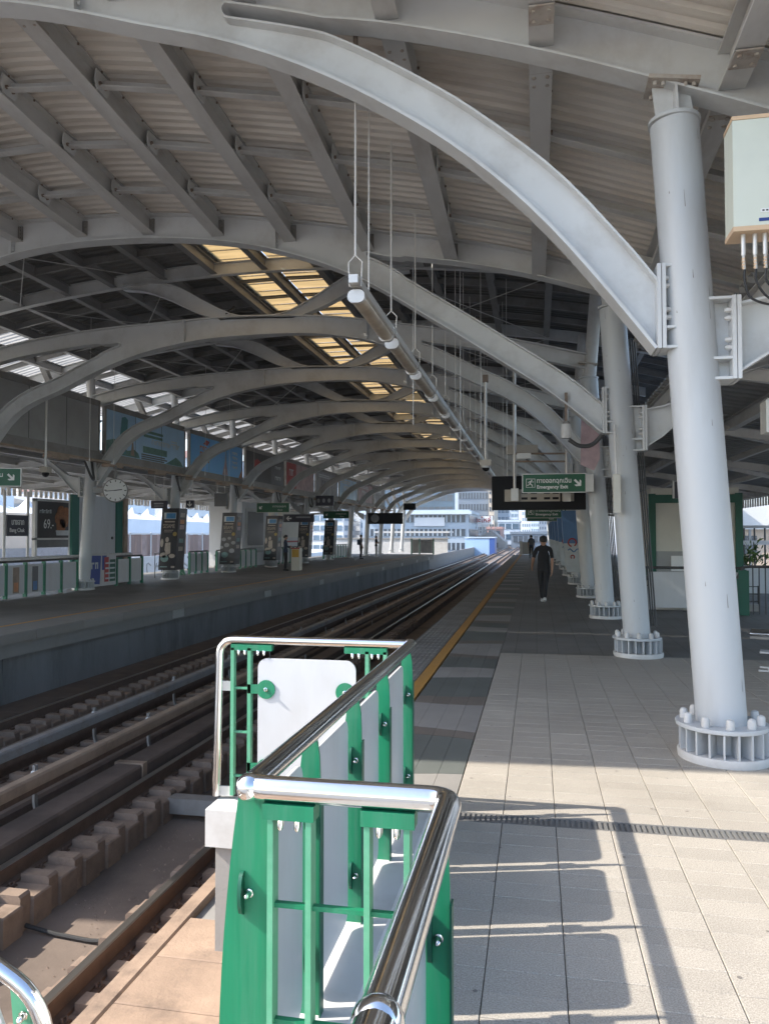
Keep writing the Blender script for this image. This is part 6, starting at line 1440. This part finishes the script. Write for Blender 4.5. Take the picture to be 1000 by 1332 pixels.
# ---- neighbourhood on the left
tent_top = MB().add([(-2, -2, 0), (2, -2, 0), (2, 2, 0), (-2, 2, 0), (-.5, -.5, .75), (.5, -.5, .75), (.5, .5, .75), (-.5, .5, .75), (0, 0, 1.5)], [(0, 1, 5, 4), (1, 2, 6, 5), (2, 3, 7, 6), (3, 0, 4, 7), (4, 5, 8), (5, 6, 8), (6, 7, 8), (7, 4, 8)]).mesh('canopy', 'wall_white')
tent_wall = MB().box(-1.95, 1.95, -1.95, 1.95, -2.6, -0.02).mesh('side_wall', 'wall_pale_blue')
leg_m = MB().tube([(0, 0, -3.6), (0, 0, 0)], 0.06, 6).mesh('leg', 'rod_metal')
ti = 0
for y in np.arange(50, 122, 4.4):
    e = empty('market_tent', f'white peaked market tent with pale blue sides, {ORD[ti]} from the camera', 'tent', (-45 - 0.35 * ti, float(y), 3.5), 'market tents in a row left of the station'); ti += 1
    inst(tent_top, 'canopy', e, (0, 0, 0)); inst(tent_wall, 'side_wall', e, (0, 0, 0))
    for sx in (-1.9, 1.9):
        for sy in (-1.9, 1.9): inst(leg_m, 'leg', e, (sx, sy, -2.4))
yb = empty('market_yard', 'raised pale concrete yard in front of the market tents', 'yard', (-60, 40, -6)); MB().box(0, 27, 0, 100, 0, 5.0).build('yard_block', 'wall_white', yb)
be = empty('beige_wall', 'stained beige wall standing below the market tents', 'wall', (-40.5, 48, -1)); MB().box(0, 0.4, 0, 16, 0, 4.4).build('wall', 'wall_beige', be); MB().box(0.41, 0.5, 0, 16, 0, 1.6).build('dark_plinth', 'slab_conc', be)
mat('tin_brown', (0.24, 0.17, 0.15), 0.8, var=0.3, scale=1.2, coord='World', stretch=(1, 6, 0.3)); mat('tin_rose', (0.33, 0.25, 0.23), 0.8, var=0.3, scale=1.2, coord='World')
bf = empty('tin_fence', 'rusty brown corrugated tin fence seen left of the far columns', 'fence', (-32, 53, -0.6))
for i in range(44):
    MB().box(0, 0.12, i * 0.9, i * 0.9 + 0.86, 0, 2.3 + 0.06 * math.sin(i * 3.1)).build('tin_sheet', ('tin_rose' if i % 3 == 0 else 'tin_brown'), bf)
for i in range(12): MB().box(0.13, 0.2, i * 3.4, i * 3.4 + 0.12, 0, 2.5).build('fence_post', 'wall_white', bf)
MB().box(0.13, 0.2, 0, 40, 2.3, 2.42).build('top_rail', 'wall_white', bf)
wl = empty('graffiti_wall', 'low bright white wall below the tin fence', 'wall', (-29.8, 48, -3)); MB().box(0, 0.3, 0, 48, 0, 3.0).build('wall', 'wall_white', wl)
for i in range(16): MB().tube([(0.31, 2 + i * 2.8 + 0.8 * math.cos(t), 1.9 + 0.6 * math.sin(t * 1.5 + i)) for t in [q * .5 for q in range(10)]], 0.05, 4).build('painted_stroke', 'panel_grey', wl)
for i, (y, h, w, m) in enumerate(((58, 7, 9, 'wall_white'), (70, 10, 10, 'wall_pale_blue'), (84, 6.5, 12, 'wall_white'), (100, 9, 14, 'wall_pale_blue'), (118, 14, 18, 'wall_white'), (142, 18, 20, 'wall_pale_blue'))):
    e = empty('house', f'{ORD[i]} pale house behind the market tents, counted from the camera', 'house', (-74, y, -6), 'pale houses behind the market')
    MB().box(0, 14, 0, w, 0, 5 + h).build('wall', m, e)
    for f in range(int((h - 1) / 2.6)):
        for b_ in range(int(w / 2.4)): MB().box(14.01, 14.1, 0.8 + b_ * 2.4, 2.2 + b_ * 2.4, 7 + f * 2.6, 8.4 + f * 2.6).build('window', 'glass_dark', e)
    MB().poly([(-0.5, -0.5, 5 + h), (14.5, -0.5, 5 + h), (7, -0.5, 5 + h + 1.6)], (0, w + 1, 0)).build('roof', ('panel_grey', 'wall_pink')[i % 2], e)
# ---- neighbourhood on the right
for i, (x, y, w, h, m, rf) in enumerate(((22, 46, 9, 3.0, 'wall_white', 'panel_grey'), (33, 50, 10, 4.6, 'wall_pink', 'wall_white'), (45, 58, 12, 3.6, 'wall_white', 'wall_pink'), (24, 75, 16, 8, 'wall_pale_blue', 'wall_white'), (12, 62, 9, 2.2, 'wall_beige', 'panel_grey'))):
    e = empty('house', f'{ORD[i]} house outside on the near platform side', 'house', (x, y, -6), 'houses on the near platform side')
    MB().box(0, w, 0, 10, 0, 6 + h).build('wall', m, e)
    for b_ in range(int(w / 2.2)):
        MB().box(0.7 + b_ * 2.2, 2.0 + b_ * 2.2, -0.1, -0.01, 4 + h, 5.4 + h).build('window', 'glass_dark', e); MB().box(0.7 + b_ * 2.2, 2.0 + b_ * 2.2, -0.1, -0.01, 1.4 + h, 2.8 + h).build('window', 'glass_dark', e)
    MB().box(-0.4, w + 0.4, -0.6, 10.4, 6 + h, 6.25 + h).build('roof', rf, e)
rfn = empty('street_fence', 'dark barred fence beyond the planter wall', 'fence', (4.6, 30, 0))
for i in range(34): MB().box(i * 0.35, i * 0.35 + 0.05, 0, 0.05, -0.5, 2.0).build('bar', 'dark_steel', rfn)
MB().box(0, 12, -0.02, 0.07, 1.9, 2.0).build('top_rail', 'panel_grey', rfn); MB().box(0, 12, -0.02, 0.07, 1.3, 1.45).build('mid_rail', 'white_paint', rfn)
for i, x in enumerate((8.6, 10.6, 13.2)):
    e = empty('street_board', f'{ORD[i]} plain white board standing above the street fence', 'board', (x, 36, 0), 'white boards above the street fence'); MB().box(0, 1.3, 0, 0.1, 1.9, 3.0).build('panel', 'sign_white', e); MB().box(0.5, 0.6, 0.02, 0.08, -1, 1.9).build('post', 'panel_grey', e)

# ============================================================ HAZE
hm = bpy.data.materials.new('haze_air'); hm.use_nodes = True; hn = hm.node_tree.nodes; hn.clear()
ho = hn.new('ShaderNodeOutputMaterial'); hv = hn.new('ShaderNodeVolumePrincipled'); hv.inputs['Color'].default_value = (0.86, 0.91, 1.0, 1); hv.inputs['Density'].default_value = 0.0005; hv.inputs['Anisotropy'].default_value = 0.2
hm.node_tree.links.new(hv.outputs[0], ho.inputs['Volume']); MATS['haze_air'] = hm
hz_ = MB().box(-1520, 1520, -220, 2520, -14.2, 76).build('haze', 'haze_air', smooth=False); stuff(hz_); hz_['label'] = 'thin pale air haze over the whole place'; hz_['category'] = 'haze'
